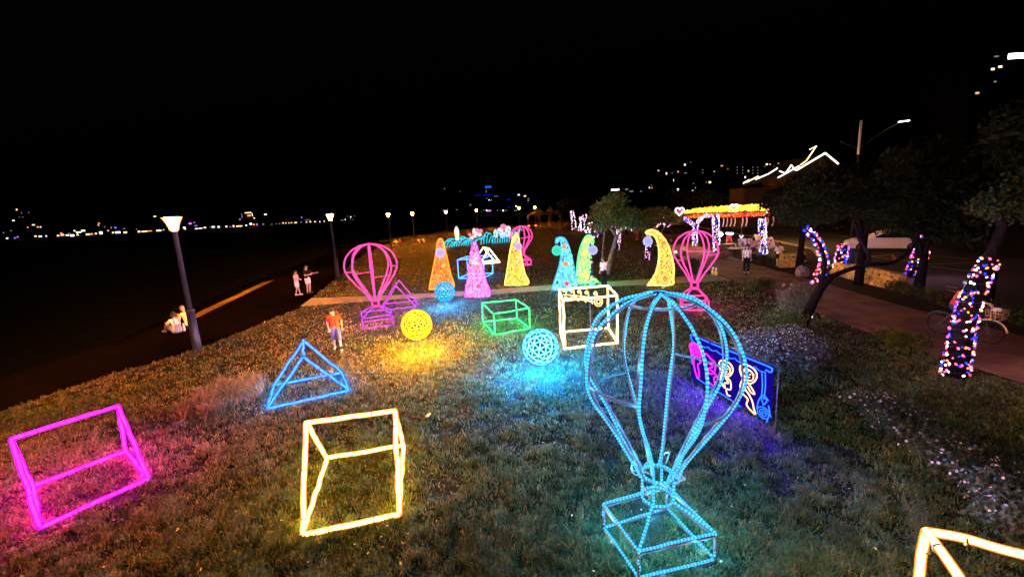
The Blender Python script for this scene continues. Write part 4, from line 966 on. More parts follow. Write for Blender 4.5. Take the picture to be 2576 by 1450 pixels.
# ------------------------------------------------------------------ trees, bushes, flowers
LEAF_A = np.array((.045, .075, .022)); LEAF_B = np.array((.10, .13, .04))
def leaves(name, blobs, n, size, parent, ca=LEAF_A, cb=LEAF_B, gap=.55, mat='leaf'):
    """leaf-sized faces in clumps through the volume of the blobs [(centre, radii)]"""
    w = np.array([r[0]*r[1]*r[2] for c, r in blobs])**.8; w /= w.sum()
    idx = rng.choice(len(blobs), n, p=w); C = np.array([c for c, r in blobs], float)[idx]; Rr = np.array([r for c, r in blobs], float)[idx]
    d = rng.normal(0, 1, (n, 3)); d /= np.linalg.norm(d, axis=1)[:, None]; rad = rng.random(n)**.42
    # clumps: quantise directions a little
    cl = rng.normal(0, 1, (len(blobs)*26, 3)); cl /= np.linalg.norm(cl, axis=1)[:, None]
    ci = rng.integers(0, 26, n)+idx*26; d = cl[ci]*.72+d*.5; d /= np.linalg.norm(d, axis=1)[:, None]
    P = C+d*Rr*(rad*(.75+.35*np.mod(np.sin(ci*12.9898)*43758.5, 1)))[:, None]
    u = rng.normal(0, 1, (n, 3)); u /= np.linalg.norm(u, axis=1)[:, None]; v = np.cross(u, rng.normal(0, 1, (n, 3))); v /= np.linalg.norm(v, axis=1)[:, None]
    s = size*rng.uniform(.6, 1.25, n)[:, None]
    V = np.stack([P-u*s, P+v*s*.42, P+u*s, P-v*s*.42], 1).reshape(-1, 3)
    k = rng.random(n)[:, None]; colr = (ca*(1-k)+cb*k)*rng.uniform(.75, 1.2, n)[:, None]
    return arr_mesh(name, V, np.arange(n*4).reshape(-1, 4), mat, np.repeat(colr, 4, 0), parent)
def limb(mb, pts, r0, r1): q = crv(pts, 5); mb.tube(q, list(np.linspace(r0, r1, len(q))), 8)
def tree(label, base, trunk, limbs, blobs, n, size, bark='bark', group='trees along the promenade', ca=LEAF_A, cb=LEAF_B, r0=.16):
    t = thing('tree', label, 'tree', base, group)
    mb = MB(); limb(mb, trunk, r0, r0*.6)
    for l_ in limbs: limb(mb, l_, r0*.5, r0*.16)
    mb.build('trunk', bark, t, smooth=True)
    if n: leaves('crown', blobs, n, size, t, ca, cb)
    return t
b_ = G(1528, 690)
B = lambda dx, dy, dz: np.array((b_[0]+dx, b_[1]+dy, dz))
tree('leafy tree with a pale leaning trunk at the middle of the lawn edge', b_, [B(0, 0, 0), B(.25, .1, 1.2), B(.6, .1, 2.4)], [[B(.6, .1, 2.3), B(.0, 0, 3.2), B(-.2, 0, 4.0)], [B(.6, .1, 2.3), B(1.4, .2, 3.2), B(1.8, .2, 3.8)], [B(-.35, .3, 0), B(-.2, .4, 1.4), B(-.1, .2, 2.8)]],
     [(B(.1, 0, 3.9), (1.35, 1.3, .95)), (B(1.2, .2, 3.4), (1.3, 1.2, .75)), (B(-.5, 0, 3.2), (.85, .9, .7)), (B(2.2, .3, 2.9), (.9, .9, .55)), (B(.6, 0, 4.55), (.8, .8, .5))], 11000, .075, 'pale_bark')
b_ = Yp(1660, 590, 38); b_[2] = 0
tree('dark tree behind the bent yellow tree, lit yellow green from below', b_, [B(0, 0, 0), B(0, .1, 1.6)], [[B(0, .1, 1.5), B(-.8, 0, 2.6)], [B(0, .1, 1.5), B(.9, 0, 2.7)]],
     [(B(-.5, 0, 3.1), (1.6, 1.5, .8)), (B(1.2, 0, 2.8), (1.3, 1.3, .7)), (B(-1.6, 0, 2.4), (1.0, 1.0, .6))], 7000, .085, ca=np.array((.05, .06, .015)), cb=np.array((.15, .15, .03)))
# dark crowns on the right, over the promenade and road
def big_tree(label, px, py, y, rad, hgt, n, size=.11, seedx=0):
    c = Yp(px, py, y); base = np.array((c[0], y, 0)); rr = random.Random(seedx+int(px))
    bl = []
    for i in range(9):
        a = i*2.4; q = .62*rad*math.sqrt((i+.5)/9)
        bl.append(((c[0]+q*math.cos(a), y+q*math.sin(a), c[2]+rr.uniform(-.3, .45)*hgt), (rad*rr.uniform(.34, .5), rad*rr.uniform(.34, .5), hgt*rr.uniform(.28, .42))))
    lm = [[base+np.array((0, 0, c[2]*.5)), np.array(b_[0])*.55+(base+np.array((0, 0, c[2]*.8)))*.45, np.array(b_[0])] for b_ in bl[::2]]
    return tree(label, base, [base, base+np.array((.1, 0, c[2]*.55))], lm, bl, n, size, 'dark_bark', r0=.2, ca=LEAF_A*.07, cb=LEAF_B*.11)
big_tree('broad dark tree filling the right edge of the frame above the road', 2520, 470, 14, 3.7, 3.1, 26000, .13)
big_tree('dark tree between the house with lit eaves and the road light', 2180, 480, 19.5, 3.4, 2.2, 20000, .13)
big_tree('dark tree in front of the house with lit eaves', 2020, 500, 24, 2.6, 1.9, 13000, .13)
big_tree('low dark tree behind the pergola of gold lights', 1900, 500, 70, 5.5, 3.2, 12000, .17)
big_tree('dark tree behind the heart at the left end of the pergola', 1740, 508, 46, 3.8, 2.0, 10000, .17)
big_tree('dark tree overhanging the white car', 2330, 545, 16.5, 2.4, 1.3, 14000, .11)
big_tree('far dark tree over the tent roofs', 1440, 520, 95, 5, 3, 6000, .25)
# leaning tree by the promenade with bare limbs
b_ = G(2012, 826); Q = lambda px, py, dy=0.0: Yp(px, py, b_[1]+dy)
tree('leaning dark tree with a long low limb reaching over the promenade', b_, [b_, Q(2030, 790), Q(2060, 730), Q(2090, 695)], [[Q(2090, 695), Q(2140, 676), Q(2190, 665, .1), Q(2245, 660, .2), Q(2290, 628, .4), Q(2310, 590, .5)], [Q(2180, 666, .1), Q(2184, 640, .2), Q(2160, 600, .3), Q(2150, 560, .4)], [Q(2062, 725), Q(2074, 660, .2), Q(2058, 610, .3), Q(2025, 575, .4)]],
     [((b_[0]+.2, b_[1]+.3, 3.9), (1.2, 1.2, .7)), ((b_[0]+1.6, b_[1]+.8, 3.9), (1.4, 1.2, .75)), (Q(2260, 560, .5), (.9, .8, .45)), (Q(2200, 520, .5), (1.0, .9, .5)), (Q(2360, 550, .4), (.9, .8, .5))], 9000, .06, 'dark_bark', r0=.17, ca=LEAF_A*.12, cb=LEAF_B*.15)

def bush(name, label, c, r, n, size, ca=LEAF_A*.8, cb=LEAF_B*.8, group='bushes and hedges by the promenade', flowers=0, fcol=None, cat='bush', blobs=None):
    t = thing(name, label, cat, (c[0], c[1], 0), group)
    bl = blobs or [((c[0]+rng.normal(0, r[0]*.3), c[1]+rng.normal(0, r[1]*.3), r[2]*rng.uniform(.35, .6)), (r[0]*.7, r[1]*.7, r[2]*.5)) for k in range(6)]
    leaves('foliage', bl, n, size, t, ca, cb)
    mb = MB()
    for k in range(5): p = bl[k % len(bl)][0]; mb.tube([(c[0]+rng.normal(0, .04), c[1]+rng.normal(0, .04), 0), (p[0], p[1], p[2])], [.025, .01], 5)
    mb.build('stems', 'bark', t)
    if flowers:
        vs = []; 
        fm = MB()
        for k in range(flowers):
            b0 = bl[rng.integers(0, len(bl))]; d = rng.normal(0, 1, 3); d[2] = abs(d[2]); d /= np.linalg.norm(d)
            p = np.array(b0[0])+d*np.array(b0[1])*1.0; p[2] = max(p[2], .06); s = rng.uniform(.014, .034)
            nn = Vector(d); u = nn.orthogonal().normalized(); w = nn.cross(u)
            pts = [Vector(p)+nn*.0]
            for q in range(10):
                a = q*math.pi/5; rr = s if q % 2 == 0 else s*.55; pts.append(Vector(p)+(u*math.cos(a)+w*math.sin(a))*rr+nn*s*.35)
            fm.add(pts, [(0, q+1, (q+1) % 10+1) for q in range(10)])
        tag(fm.build('flowers', fcol or 'shoe_white', t), kind='stuff')
    return t
bush('flowering_bush', 'large flowering bush with pale blossoms beside the neon sign', G(1960, 915), (1.0, .9, .95), 5600, .055, ca=np.array((.04, .05, .04)), cb=np.array((.17, .16, .18)), flowers=380, fcol='lilac_petal', cat='flowering bush')
for i, (px, py, s, n, fl, lab) in enumerate(((2185, 1040, .5, 1500, 34, 'small flowering shrub at the head of the flower bed, pink blossoms'), (2240, 1085, .48, 1200, 14, 'second flowering shrub of the bed, with few blossoms'), (2330, 1135, .5, 1300, 14, 'third flowering shrub of the bed, sparse white blossoms'), (2420, 1190, .5, 1300, 16, 'fourth flowering shrub of the bed, white blossoms on top'), (2500, 1260, .5, 1300, 14, 'nearest flowering shrub of the bed at the right edge'), (2570, 1330, .5, 1300, 10, 'last flowering shrub of the bed cut by the right edge'))):
    bush('flowering_shrub', lab, G(px, py), (s*1.15, s*1.15, .42), int(n*.8), .045, ca=np.array((.035, .055, .03)), cb=np.array((.11, .12, .10)), flowers=int(fl*2.0), fcol='lilac_petal', group='low flowering shrubs of the bed', cat='flowering shrub')
bush('bush', 'round dark bush on the promenade edge behind the hot pink balloon', G(1736, 690), (.55, .5, 1.0), 1800, .06)
bush('bush', 'clipped dark bush on the lawn edge below the standing promenade visitor', G(1912, 728), (.85, .6, .55), 2600, .05)
bush('bush', 'dark clipped bush beside the promenade left of the bicycle', G(2246, 868), (.6, .5, .5), 2200, .05)
bush('bush', 'loose grey green shrub at the foot of the leaning tree', G(1988, 790), (.9, .8, 1.2), 4200, .05, ca=np.array((.06, .07, .04)), cb=np.array((.16, .16, .1)))
bush('bush', 'tangled dark shrub behind the flowering bush', G(1975, 850), (.9, .8, 1.0), 3000, .05)
def hedge(label, a, b_, w, h, n):
    a = np.array(a); b_ = np.array(b_); k = max(2, int(np.hypot(*(b_-a))/.5)); bl = [((*(a+(b_-a)*i/k), h*.5), (.4, w, h*.5)) for i in range(k+1)]
    return bush('hedge', label, (a+b_)/2, (1, 1, h), n, .05, ca=LEAF_A*.5, cb=LEAF_B*.5, blobs=bl, cat='hedge')
hedge('long low hedge between promenade and road right of the yellow barrier', (16.0, 17.6), (15.3, 12.2), .4, .6, 5000)
hedge('low hedge behind the person in wide black trousers', (16.4, 29.5), (16.3, 26.6), .4, .55, 2600)
hedge('low hedge under the stall tables', (17.6, 36), (16.8, 31), .4, .55, 2400)
hedge('low hedge at the right edge behind the bicycle', (15.4, 11.4), (15.4, 7.0), .45, .6, 3600)
hedge('low hedge on the lawn side of the promenade by the lit trunk', (13.0, 38.5), (11.4, 29.5), .4, .6, 4200)

# ------------------------------------------------------------------ trunks wound with string lights
bulb_me = {}
def bulb_mesh(mt):
    if mt not in bulb_me:
        mb = MB().ball((0, 0, 0), 1.0, 6, 4); me = bpy.data.meshes.new('bulb'); me.from_pydata([tuple(v) for v in mb.v], [], mb.f); me.update(); me.materials.append(MATS[mt]); bulb_me[mt] = me
    return bulb_me[mt]
BM = ['bulb_blue', 'bulb_pink', 'bulb_amber', 'bulb_white', 'bulb_red']
def wound(label, pts, r0, r1, n, size, singly=True, weights=(.3, .3, .15, .2, .05), group='string lights wound round the tree trunks', trunk_label=None, turns=None, glow_k=1.0):
    """string of coloured bulbs wound round a trunk; the trunk is a tree of its own when trunk_label is given"""
    q = crv(pts, 8); base = np.array((q[0][0], q[0][1], 0.0)); q = np.array(q)
    if trunk_label:
        tt = thing('tree', trunk_label, 'tree', base, 'lit trunks along the road')
        MB().tube(list(q), list(np.linspace(r0*.85, r1*.85, len(q))), 10).build('trunk', 'dark_bark', tt, smooth=True)
    t = thing('string_light', label, 'string light', base, group)
    o = np.array(ORG[t.name]); L = np.concatenate([[0], np.cumsum(np.linalg.norm(np.diff(q, axis=0), axis=1))])
    turns = turns or L[-1]/.2; S = (np.arange(n)+rng.uniform(-.35, .35, n))/n*L[-1]
    mb = MB(); mid = np.array([np.interp(L[-1]*.5, L, q[:, k]) for k in range(3)]); k_ = glow_k*n/100
    if glow_k:
        for dx, dy in ((-1.1, -.5), (.9, -.7)): cast_at(t, mid+np.array((dx, dy, .2)), (30*k_, 13*k_, 15*k_), .3)  # unseen lights added off the trunk to brighten the ground around it
    colors = {'bulb_blue': (.04, .07, 1.6), 'bulb_pink': (1.7, .45, .95), 'bulb_amber': (1.8, .7, .25), 'bulb_white': (2.0, 1.6, 1.9), 'bulb_red': (1.4, .1, .12)}
    def at(s, ph):
        p = np.array([np.interp(s, L, q[:, k]) for k in range(3)]); i = min(np.searchsorted(L, s), len(q)-1); i = max(i, 1)
        d = Vector(q[i]-q[i-1]).normalized(); u = Vector((1, 0, 0)); u = (u-d*u.dot(d)).normalized(); w = d.cross(u)
        rr = np.interp(s, L, np.linspace(r0, r1, len(q)))
        return p+np.array(u*math.cos(ph)+w*math.sin(ph))*rr
    for i, s in enumerate(S):
        ph = 2*math.pi*turns*s/L[-1]+rng.normal(0, 1.3); p = at(max(s, .02), ph); mt = BM[rng.choice(5, p=weights)]; sz = size*rng.uniform(.75, 1.3)
        if singly:
            b_ = link('bulb', bulb_mesh(mt), None, t, p-o); b_.scale = (sz, sz, sz*1.4)
            b_.rotation_euler = (rng.uniform(-1, 1), rng.uniform(-1, 1), 0)
        else:
            mb.cur = tuple(np.array(colors[mt])*rng.uniform(.5, 1.1)); dd = np.array((rng.uniform(-.4, .7), 0, 1))*sz*1.7
            mb.tube([p-dd, p, p+dd], [sz*.5, sz*.8, sz*.5], 4)
    if not singly: tag(mb.build('bulbs', 'tint_glow', t, colors=True), kind='stuff')
    MB().tube([at(s, 2*math.pi*turns*s/L[-1]) for s in np.linspace(.02, L[-1], int(turns*8)+2)], .006, 4).build('cable', 'black_metal', t)
    return t
w1 = G(2400, 946); V1 = lambda px, py, dy=0: Yp(px, py, w1[1]+dy)
wound('coloured string light round the nearest leaning trunk at right', [V1(2400, 944), V1(2412, 880), V1(2428, 800), V1(2450, 730), V1(2472, 685), V1(2492, 652)], .25, .16, 300, .0185, trunk_label='leaning trunk nearest the camera wound with coloured bulbs')
tree('upper boughs of the leaning lit trunk reaching into the dark crown', w1, [V1(2488, 660), V1(2508, 610), V1(2530, 560)], [[V1(2515, 595), V1(2545, 540), V1(2580, 500)], [V1(2525, 570), V1(2505, 520), V1(2500, 470)]], [(V1(2540, 520), (.7, .7, .4)), (V1(2590, 480), (.7, .7, .5))], 2600, .06, 'dark_bark', r0=.15, ca=LEAF_A*.25, cb=LEAF_B*.35)
w2 = G(2305, 697); V2 = lambda px, py, dy=0: Yp(px, py, w2[1]+dy)
wound('dense string light round the trunk left of the yellow striped pole', [V2(2298, 695), V2(2308, 660), V2(2318, 628)], .36, .28, 110, .032, trunk_label='stout lit trunk left of the yellow and black pole')
wound('short string light high in the branches above that stout trunk', [V2(2316, 606, .2), V2(2300, 572, .2), V2(2290, 566, .3)], .12, .08, 18, .032, group=None)
w3 = G(2110, 682); V3 = lambda px, py, dy=0: Yp(px, py, w3[1]+dy)
wound('pinkish string light round the trunk behind the yellow barrier', [V3(2108, 680), V3(2115, 645), V3(2122, 615)], .3, .25, 100, .034, weights=(.22, .5, .05, .22, .01), trunk_label='lit trunk behind the left end of the yellow barrier')
V4 = lambda px, py, dy=0: Yp(px, py, 13.9+dy)
wound('winding string light on the upright limb of the leaning tree', [V4(2045, 712), V4(2062, 690), V4(2072, 660), V4(2064, 625), V4(2048, 598), V4(2022, 572)], .16, .1, 95, .027)
wound('short blue string light on the lower stem of the leaning tree', [V4(2036, 797, -.2), V4(2038, 775, -.2), V4(2041, 757, -.2)], .07, .06, 20, .024, weights=(.55, .15, .05, .2, .05))
for px, py, y, lb in ((2355, 582, 15, 'left small cluster of lights hanging in the dark crown at right'), (2415, 577, 15, 'upper right small cluster of lights hanging in the dark crown'), (2408, 592, 15, 'lower right small cluster of lights hanging in the dark crown')):
    p = Yp(px, py, y); wound(lb, [p, p+np.array((.1, 0, .1)), p+np.array((.2, .05, .22))], .06, .05, 7, .024, group='light clusters in the dark crown')
w5 = G(1629, 655); V5 = lambda px, py, dy=0: Yp(px, py, w5[1]+dy)
wound('string light on the trunk behind the bent yellow tree', [V5(1627, 652), V5(1631, 610), V5(1633, 575)], .17, .14, 130, .03, False, trunk_label='lit trunk behind the bent yellow tree')
for k, (xa, ya, xb, yb, lab) in enumerate(((1550, 628, 1557, 572, 'string light right of the pale leaning tree'), (1513, 588, 1519, 553, 'far string light left of the pale leaning tree'), (1497, 598, 1502, 548, 'far string light, second left of the pale tree'), (1479, 586, 1484, 560, 'far string light, third left of the pale tree'),
                                (1467, 582, 1461, 545, 'far white string light on a forked trunk'), (1457, 581, 1472, 538, 'far white string light on the left fork'), (1444, 576, 1437, 530, 'farthest string light at the left end of the row'))):
    g = G(xa, ya); g = g if g[1] < 75 else g*(75/g[1])
    a = Yp(xa, ya, g[1]); b_ = Yp(xb, yb, g[1]); a[2] = max(a[2], 0.0); sc = g[1]/27
    wound(lab, [a, (a+b_)/2+np.array((.03*sc, 0, 0)), b_], .18*sc**.7, .15*sc**.7, 100 if k == 0 else 60, .024*sc, False, (.2, .35, .03, .4, .02) if k < 3 else (.08, .2, .02, .7, 0), trunk_label='trunk under the '+lab)
# lights strung between the far trees
p = [Yp(1540+k*9.5, 566-2*math.sin(k)+(k % 3)*4, 36) for k in range(13)]
wound('loose coloured string light hanging across the dark tree over the walkers', p, .12, .12, 30, .045, False, (.3, .35, .05, .3, 0))
p = [Yp(1655+k*11, 546-k*2+(k % 3)*3, 41) for k in range(5)]
wound('loose warm string light left of the heart sign', p, .25, .25, 26, .05, False, (.02, .1, .5, .38, 0))
p = [Yp(1640+k*10, 568-(k % 3)*3, 39) for k in range(6)]
wound('low loose string light above the bent yellow tree', p, .15, .15, 16, .045, False, (.1, .3, .2, .4, 0))

# ------------------------------------------------------------------ pergola of gold lights with hearts
PX0, PX1, PY0, PY1 = 15.9, 20.9, 33.2, 46.0; PZ = 3.08
t = thing('pergola', 'pergola roofed with gold string lights, red fringe below', 'pergola', ((PX0+PX1)/2, (PY0+PY1)/2, 0))
A_ = Yp(1696, 541, 38.5); B_ = Yp(1930, 552, 33.5); C_ = Yp(1845, 530, 44.0)      # roof corners: left, right front, rear
A_[2] = B_[2] = C_[2] = PZ; D_ = A_+(C_-A_)*.9
def rp(u, v, dz=0): p = A_+(B_-A_)*u+(C_-A_)*v*.98+(B_-A_)*0.14*v; return np.array((p[0], p[1], PZ+dz))
for v in (0, .5, 1): MB().tube([rp(0, v), rp(1, v)], .06, 6).build('beam', 'wood', t)
for u in (0, .25, .5, .75, 1): MB().tube([rp(u, 0, .08), rp(u, 1, .08)], .045, 6).build('rafter', 'wood', t)
mb = MB()
for k in range(2300):
    u, v = rng.random(), rng.random()**1.4; p = rp(u, round(v*13)/13+rng.normal(0, .004), .16+.22*math.sin(math.pi*v)+rng.normal(0, .05)); s = rng.uniform(.6, 1.3); kk = rng.random()
    mb.cur = tuple(np.array((2.0, .95, .05) if kk < .75 else (2.6, 1.7, .3))*s*.8)
    dd = np.array((.04, 0, .055))*rng.uniform(.8, 1.3); mb.tube([p-dd, p, p+dd], [.02, .036, .02], 4)
tag(mb.build('gold_bulbs', 'tint_glow', t, colors=True), kind='stuff')
for u in (.15, .5, .85):
    for v in (.1, .7): cast_at(t, rp(u, v, .5), (300, 160, 30), .3); cast_at(t, rp(u, v, -.3), (260, 110, 40), .3)
mb = MB()
for k in range(640):
    u = rng.uniform(.12, .93); p = rp(u, rng.choice([0, .06, .12]), -.12-rng.uniform(0, .22)); kk = rng.random()
    mb.cur = tuple(np.array((2.0, .06, .03) if kk < .75 else (1.6, .6, .1))*rng.uniform(.3, 1.1)); mb.tube([p-np.array((.02, 0, .05)), p+np.array((.02, 0, .05))], .026, 4)
tag(mb.build('red_fringe', 'tint_glow', t, colors=True), kind='stuff')
for k, u in enumerate((.52, .56, .6, .64, .72, .76, .97, 1.02)):
    p = rp(u, .05, -.45); MB().tube(crv([p, p+np.array((.03, 0, -.35)), p+np.array((-.05, .02, -.7))], 4), [.045]*9, 5).build('hanging_strip', 'canvas', t)
def heart_pts(c, s, n=22): return [np.array((c[0]+s*16*math.sin(a)**3/16, c[1], c[2]+s*(13*math.cos(a)-5*math.cos(2*a)-2*math.cos(3*a)-math.cos(4*a))/15)) for a in np.linspace(0, 2*math.pi, n+1)[:-1]]
glow('heart_white', (2.4, 1.9, 2.2)); glow('heart_pink', (.9, .03, .2)); glow('heart_orange', (1.0, .3, .1))
for px, py, y, s, inner, lab in ((1709, 531, 37, .36, 'heart_pink', 'white outlined heart light with a pink heart inside, at the left of the pergola'), (1846, 522, 36, .33, 'heart_orange', 'white outlined heart light with orange inside, over the middle of the pergola'), (1929, 522, 34, .34, None, 'bluish white heart light at the right end of the pergola, seen at an angle')):
    c = Yp(px, py, y); t2 = thing('heart_light', lab, 'heart light', c, 'heart lights on the pergola')
    P = heart_pts(c, s)
    if inner is None:
        P = [np.array((c[0]+(p[0]-c[0])*.35, c[1]+(p[0]-c[0])*.9, p[2])) for p in P]
    MB().tube(P, .055, 6, closed=True).build('outline', 'heart_white', t2, smooth=True)
    if inner:
        Q2 = heart_pts(c+np.array((0, .03, 0)), s*.48); MB().add(list(Q2)+[tuple(c+np.array((0, .0, 0))), tuple(c+np.array((0, .08, 0)))], [(k, (k+1) % 22, 22) for k in range(22)]+[((k+1) % 22, k, 23) for k in range(22)]).build('inner_heart', inner, t2)
    MB().tube([c+np.array((0, .05, -.3)), np.array((c[0], y+.05, min(c[2]-.35, PZ)))], .03, 5).build('bracket', 'grey_metal', t2)
for px, py, top, lab in ((1920, 639, 549, 'string light round the right front post of the pergola'), (1803, 612, 540, 'string light round the middle post of the pergola')):
    g = G(px, py); g = g if py > 630 else Yp(px, py, 35.0); a = np.array((g[0], g[1], 0)); b_ = Yp(px-4, top, g[1])
    wound(lab, [a, (a+b_)/2, b_], .26, .24, 330, .036, False, (.22, .18, .02, .57, .01), group='string lights on the pergola posts', trunk_label='post of the pergola under the '+lab, turns=14)
g = Yp(1748, 618, 36.5); gg = lambda px, py: Yp(px, py, 36.5)
a = np.array((g[0], g[1], max(0, g[2])))
wound('string light on the forked trunk at the left of the pergola', [a, gg(1747, 585), gg(1750, 562)], .2, .2, 170, .036, False, (.25, .25, .02, .47, .01), group='string lights on the pergola posts', trunk_label='forked lit trunk at the left of the pergola')
wound('string light on the left fork of that trunk', [gg(1748, 568), gg(1735, 558), gg(1718, 548)], .14, .12, 60, .036, False, (.4, .2, .02, .37, .01), group='string lights on the pergola posts')
wound('string light on the right fork of that trunk', [gg(1752, 566), gg(1760, 552), gg(1772, 543), gg(1790, 541)], .14, .12, 80, .036, False, (.15, .4, .02, .42, .01), group='string lights on the pergola posts')

# ------------------------------------------------------------------ stalls and street things
def table(label, c, w, d, h, top, rot=0.0):
    t = thing('stall_table', label, 'table', (c[0], c[1], 0), 'stall tables under the pergola')
    MB().box((c[0], c[1], h-.02), (w, d, .04), rot).build('table_top', top, t)
    for sx in (-1, 1):
        for sy in (-1, 1):
            dx, dy = sx*(w/2-.06), sy*(d/2-.06); MB().box((c[0]+dx*math.cos(rot)-dy*math.sin(rot), c[1]+dx*math.sin(rot)+dy*math.cos(rot), (h-.04)/2), (.045, .045, h-.04), rot).build('leg', 'grey_metal', t)
    return t
T1 = Yp(1853, 632, 30.5); table('white topped stall table by the sacks', T1, 1.1, .7, .74, 'white_metal')
T2 = Yp(1834, 619, 33.0); table('stall table with a yellow top behind the white one', T2, .9, .6, .8, 'poster_yellow')
T3 = Yp(1905, 636, 30.0); table('stall table behind the pergola post', T3, 1.0, .6, .74, 'white_metal')
for i, (dx, dy, h, r, mt) in enumerate(((-.1, 0, .24, .05, 'white_metal'), (.3, .1, .12, .1, 'canvas'), (-.35, .1, .1, .12, 'shoe_white'))):
    p = np.array((T1[0]+dx, T1[1]+dy, .74)); t = thing(('bottle', 'bowl', 'tray')[i], ('tall white bottle on the white topped stall table', 'round bowl at the right of the white topped stall table', 'shallow tray at the left of the white topped stall table')[i], ('bottle', 'bowl', 'tray')[i], p)
    MB().lathe([(r*.8, 0), (r, h*.3), (r*.9, h*.8), (r*.5, h)], p, 10).build('vessel', mt, t, smooth=True)
def board(name, label, px, py, y, w, h, mt, tilt=0.0, cat='sign'):
    p = Yp(px, py, y); t = thing(name, label, cat, (p[0], y, 0), 'picture boards of the stalls')
    M = Matrix.Rotation(-.22, 3, 'X') @ Matrix.Rotation(tilt, 3, 'Y')
    MB().box(p, (w, .03, h), 0, M).build('panel', mt, t); mb = MB()
    for k in range(6): mb.box(p+np.array(M @ Vector((rng.uniform(-.35, .35)*w, -.02, rng.uniform(-.38, .38)*h))), (w*.22, .008, h*.12), 0, M)
    mb.build('pictures', 'dark_grey_cloth', t)
    for dx in (-w*.35, w*.35): MB().tube([p+np.array((dx, .08, h*.4)), np.array((p[0]+dx*1.2, y+.2, 0))], .018, 5).build('easel_leg', 'wood', t)
board('picture_board', 'grey mottled picture board behind the stall table', 1867, 610, 32, .62, .62, 'poster_grey')
board('picture_board', 'small tan picture board right of the grey one', 1886, 606, 32.5, .36, .42, 'poster_tan')
board('picture_board', 'large tilted yellow poster board left of the lit pergola post', 1903, 607, 31.6, .55, 1.0, 'poster_yellow', .25)
board('picture_board', 'tan poster board right of the lit pergola post', 1938, 610, 31.5, .5, .8, 'poster_tan', -.25)
p = Yp(1812, 589, 33.5); t = thing('stall_lamp', 'round glaring white stall lamp beside the middle pergola post', 'lamp', p); MB().ball(p, .16, 12, 8).build('globe', 'white_hot', t, smooth=True); MB().tube([p+np.array((0, 0, .15)), np.array((p[0], p[1], PZ))], .01, 5).build('cord', 'black_metal', t)
p = Yp(1835, 587, 33.5); t = thing('tube_lamp', 'straight white tube lamp over the stalls', 'lamp', p); MB().tube([p-np.array((.26, 0, -.02)), p+np.array((.26, 0, -.02))], .055, 8).build('tube', 'white_hot', t, smooth=True)
for dx in (-.2, .2): MB().tube([p+np.array((dx, 0, .05)), np.array((p[0]+dx, p[1], PZ))], .008, 5).build('cord', 'black_metal', t)
p = Yp(1864, 598, 32.8); t = thing('paper_shade', 'small white winged paper ornament above the grey board', 'ornament', p); 
for s in (-1, 1): MB().cap(p, p+np.array((s*.12, 0, .16)), .05, .06).build('wing', 'petal_white', t, smooth=True)
MB().tube([p, np.array((p[0], p[1], 1.9))], .01, 5).build('rod', 'grey_metal', t)
g = Yp(1818, 640, 31.2); 
for i, (dx, dy, z, rx, ry, rz, lab) in enumerate(((-.1, 0, .28, .4, .32, .28, 'big brown sack at the front of the sack pile'), (.35, .15, .24, .28, .28, .24, 'brown sack at the right of the sack pile'), (-.05, .2, .72, .36, .3, .22, 'brown sack lying on top of the pile'), (-.55, .1, .22, .16, .22, .22, 'pale sack at the left of the sack pile'))):
    c = np.array((g[0]+dx, g[1]+dy, z)); t = thing('sack', lab, 'sack', (c[0], c[1], z-rz), 'sacks by the stalls'); o_ = MB().ball(c, (rx, ry, rz), 14, 8)
    o_.v = [tuple(np.array(v)+rng.normal(0, .015, 3)) for v in o_.v]; o_.build('bag', 'sack' if i < 3 else 'canvas', t, smooth=True); MB().tube([c+np.array((0, 0, rz*.95)), c+np.array((.02, 0, rz*1.12))], .04, 6).build('tied_neck', 'brown_wire', t)
for px, lab in ((1792, 'left one of two small orange stake lights on the lawn edge'), (1800, 'right one of two small orange stake lights on the lawn edge')):
    g = G(px, 703+(px-1792)*.3); t = thing('stake_light', lab, 'stake light', g, 'orange stake lights')
    MB().tube([g, g+np.array((0, 0, .3))], .018, 6).build('stake', 'grey_metal', t); MB().lathe([(.03, .28), (.085, .34), (.085, .5), (.03, .56)], g, 10).build('lamp_body', 'stripe_yellow', t, smooth=True)
    MB().lathe([(.02, .56), (.05, .6), (.06, .68)], g, 10).build('cap', 'white_metal', t, smooth=True)
g = G(2020, 695); t = thing('boulder', 'pinkish boulder in front of the leaning tree', 'boulder', g); o_ = MB().ball(g+np.array((0, .1, .22)), (.34, .28, .36), 14, 9); o_.v = [tuple(np.array(v)*1+rng.normal(0, .02, 3)) for v in o_.v]; o_.build('stone', 'rock', t)
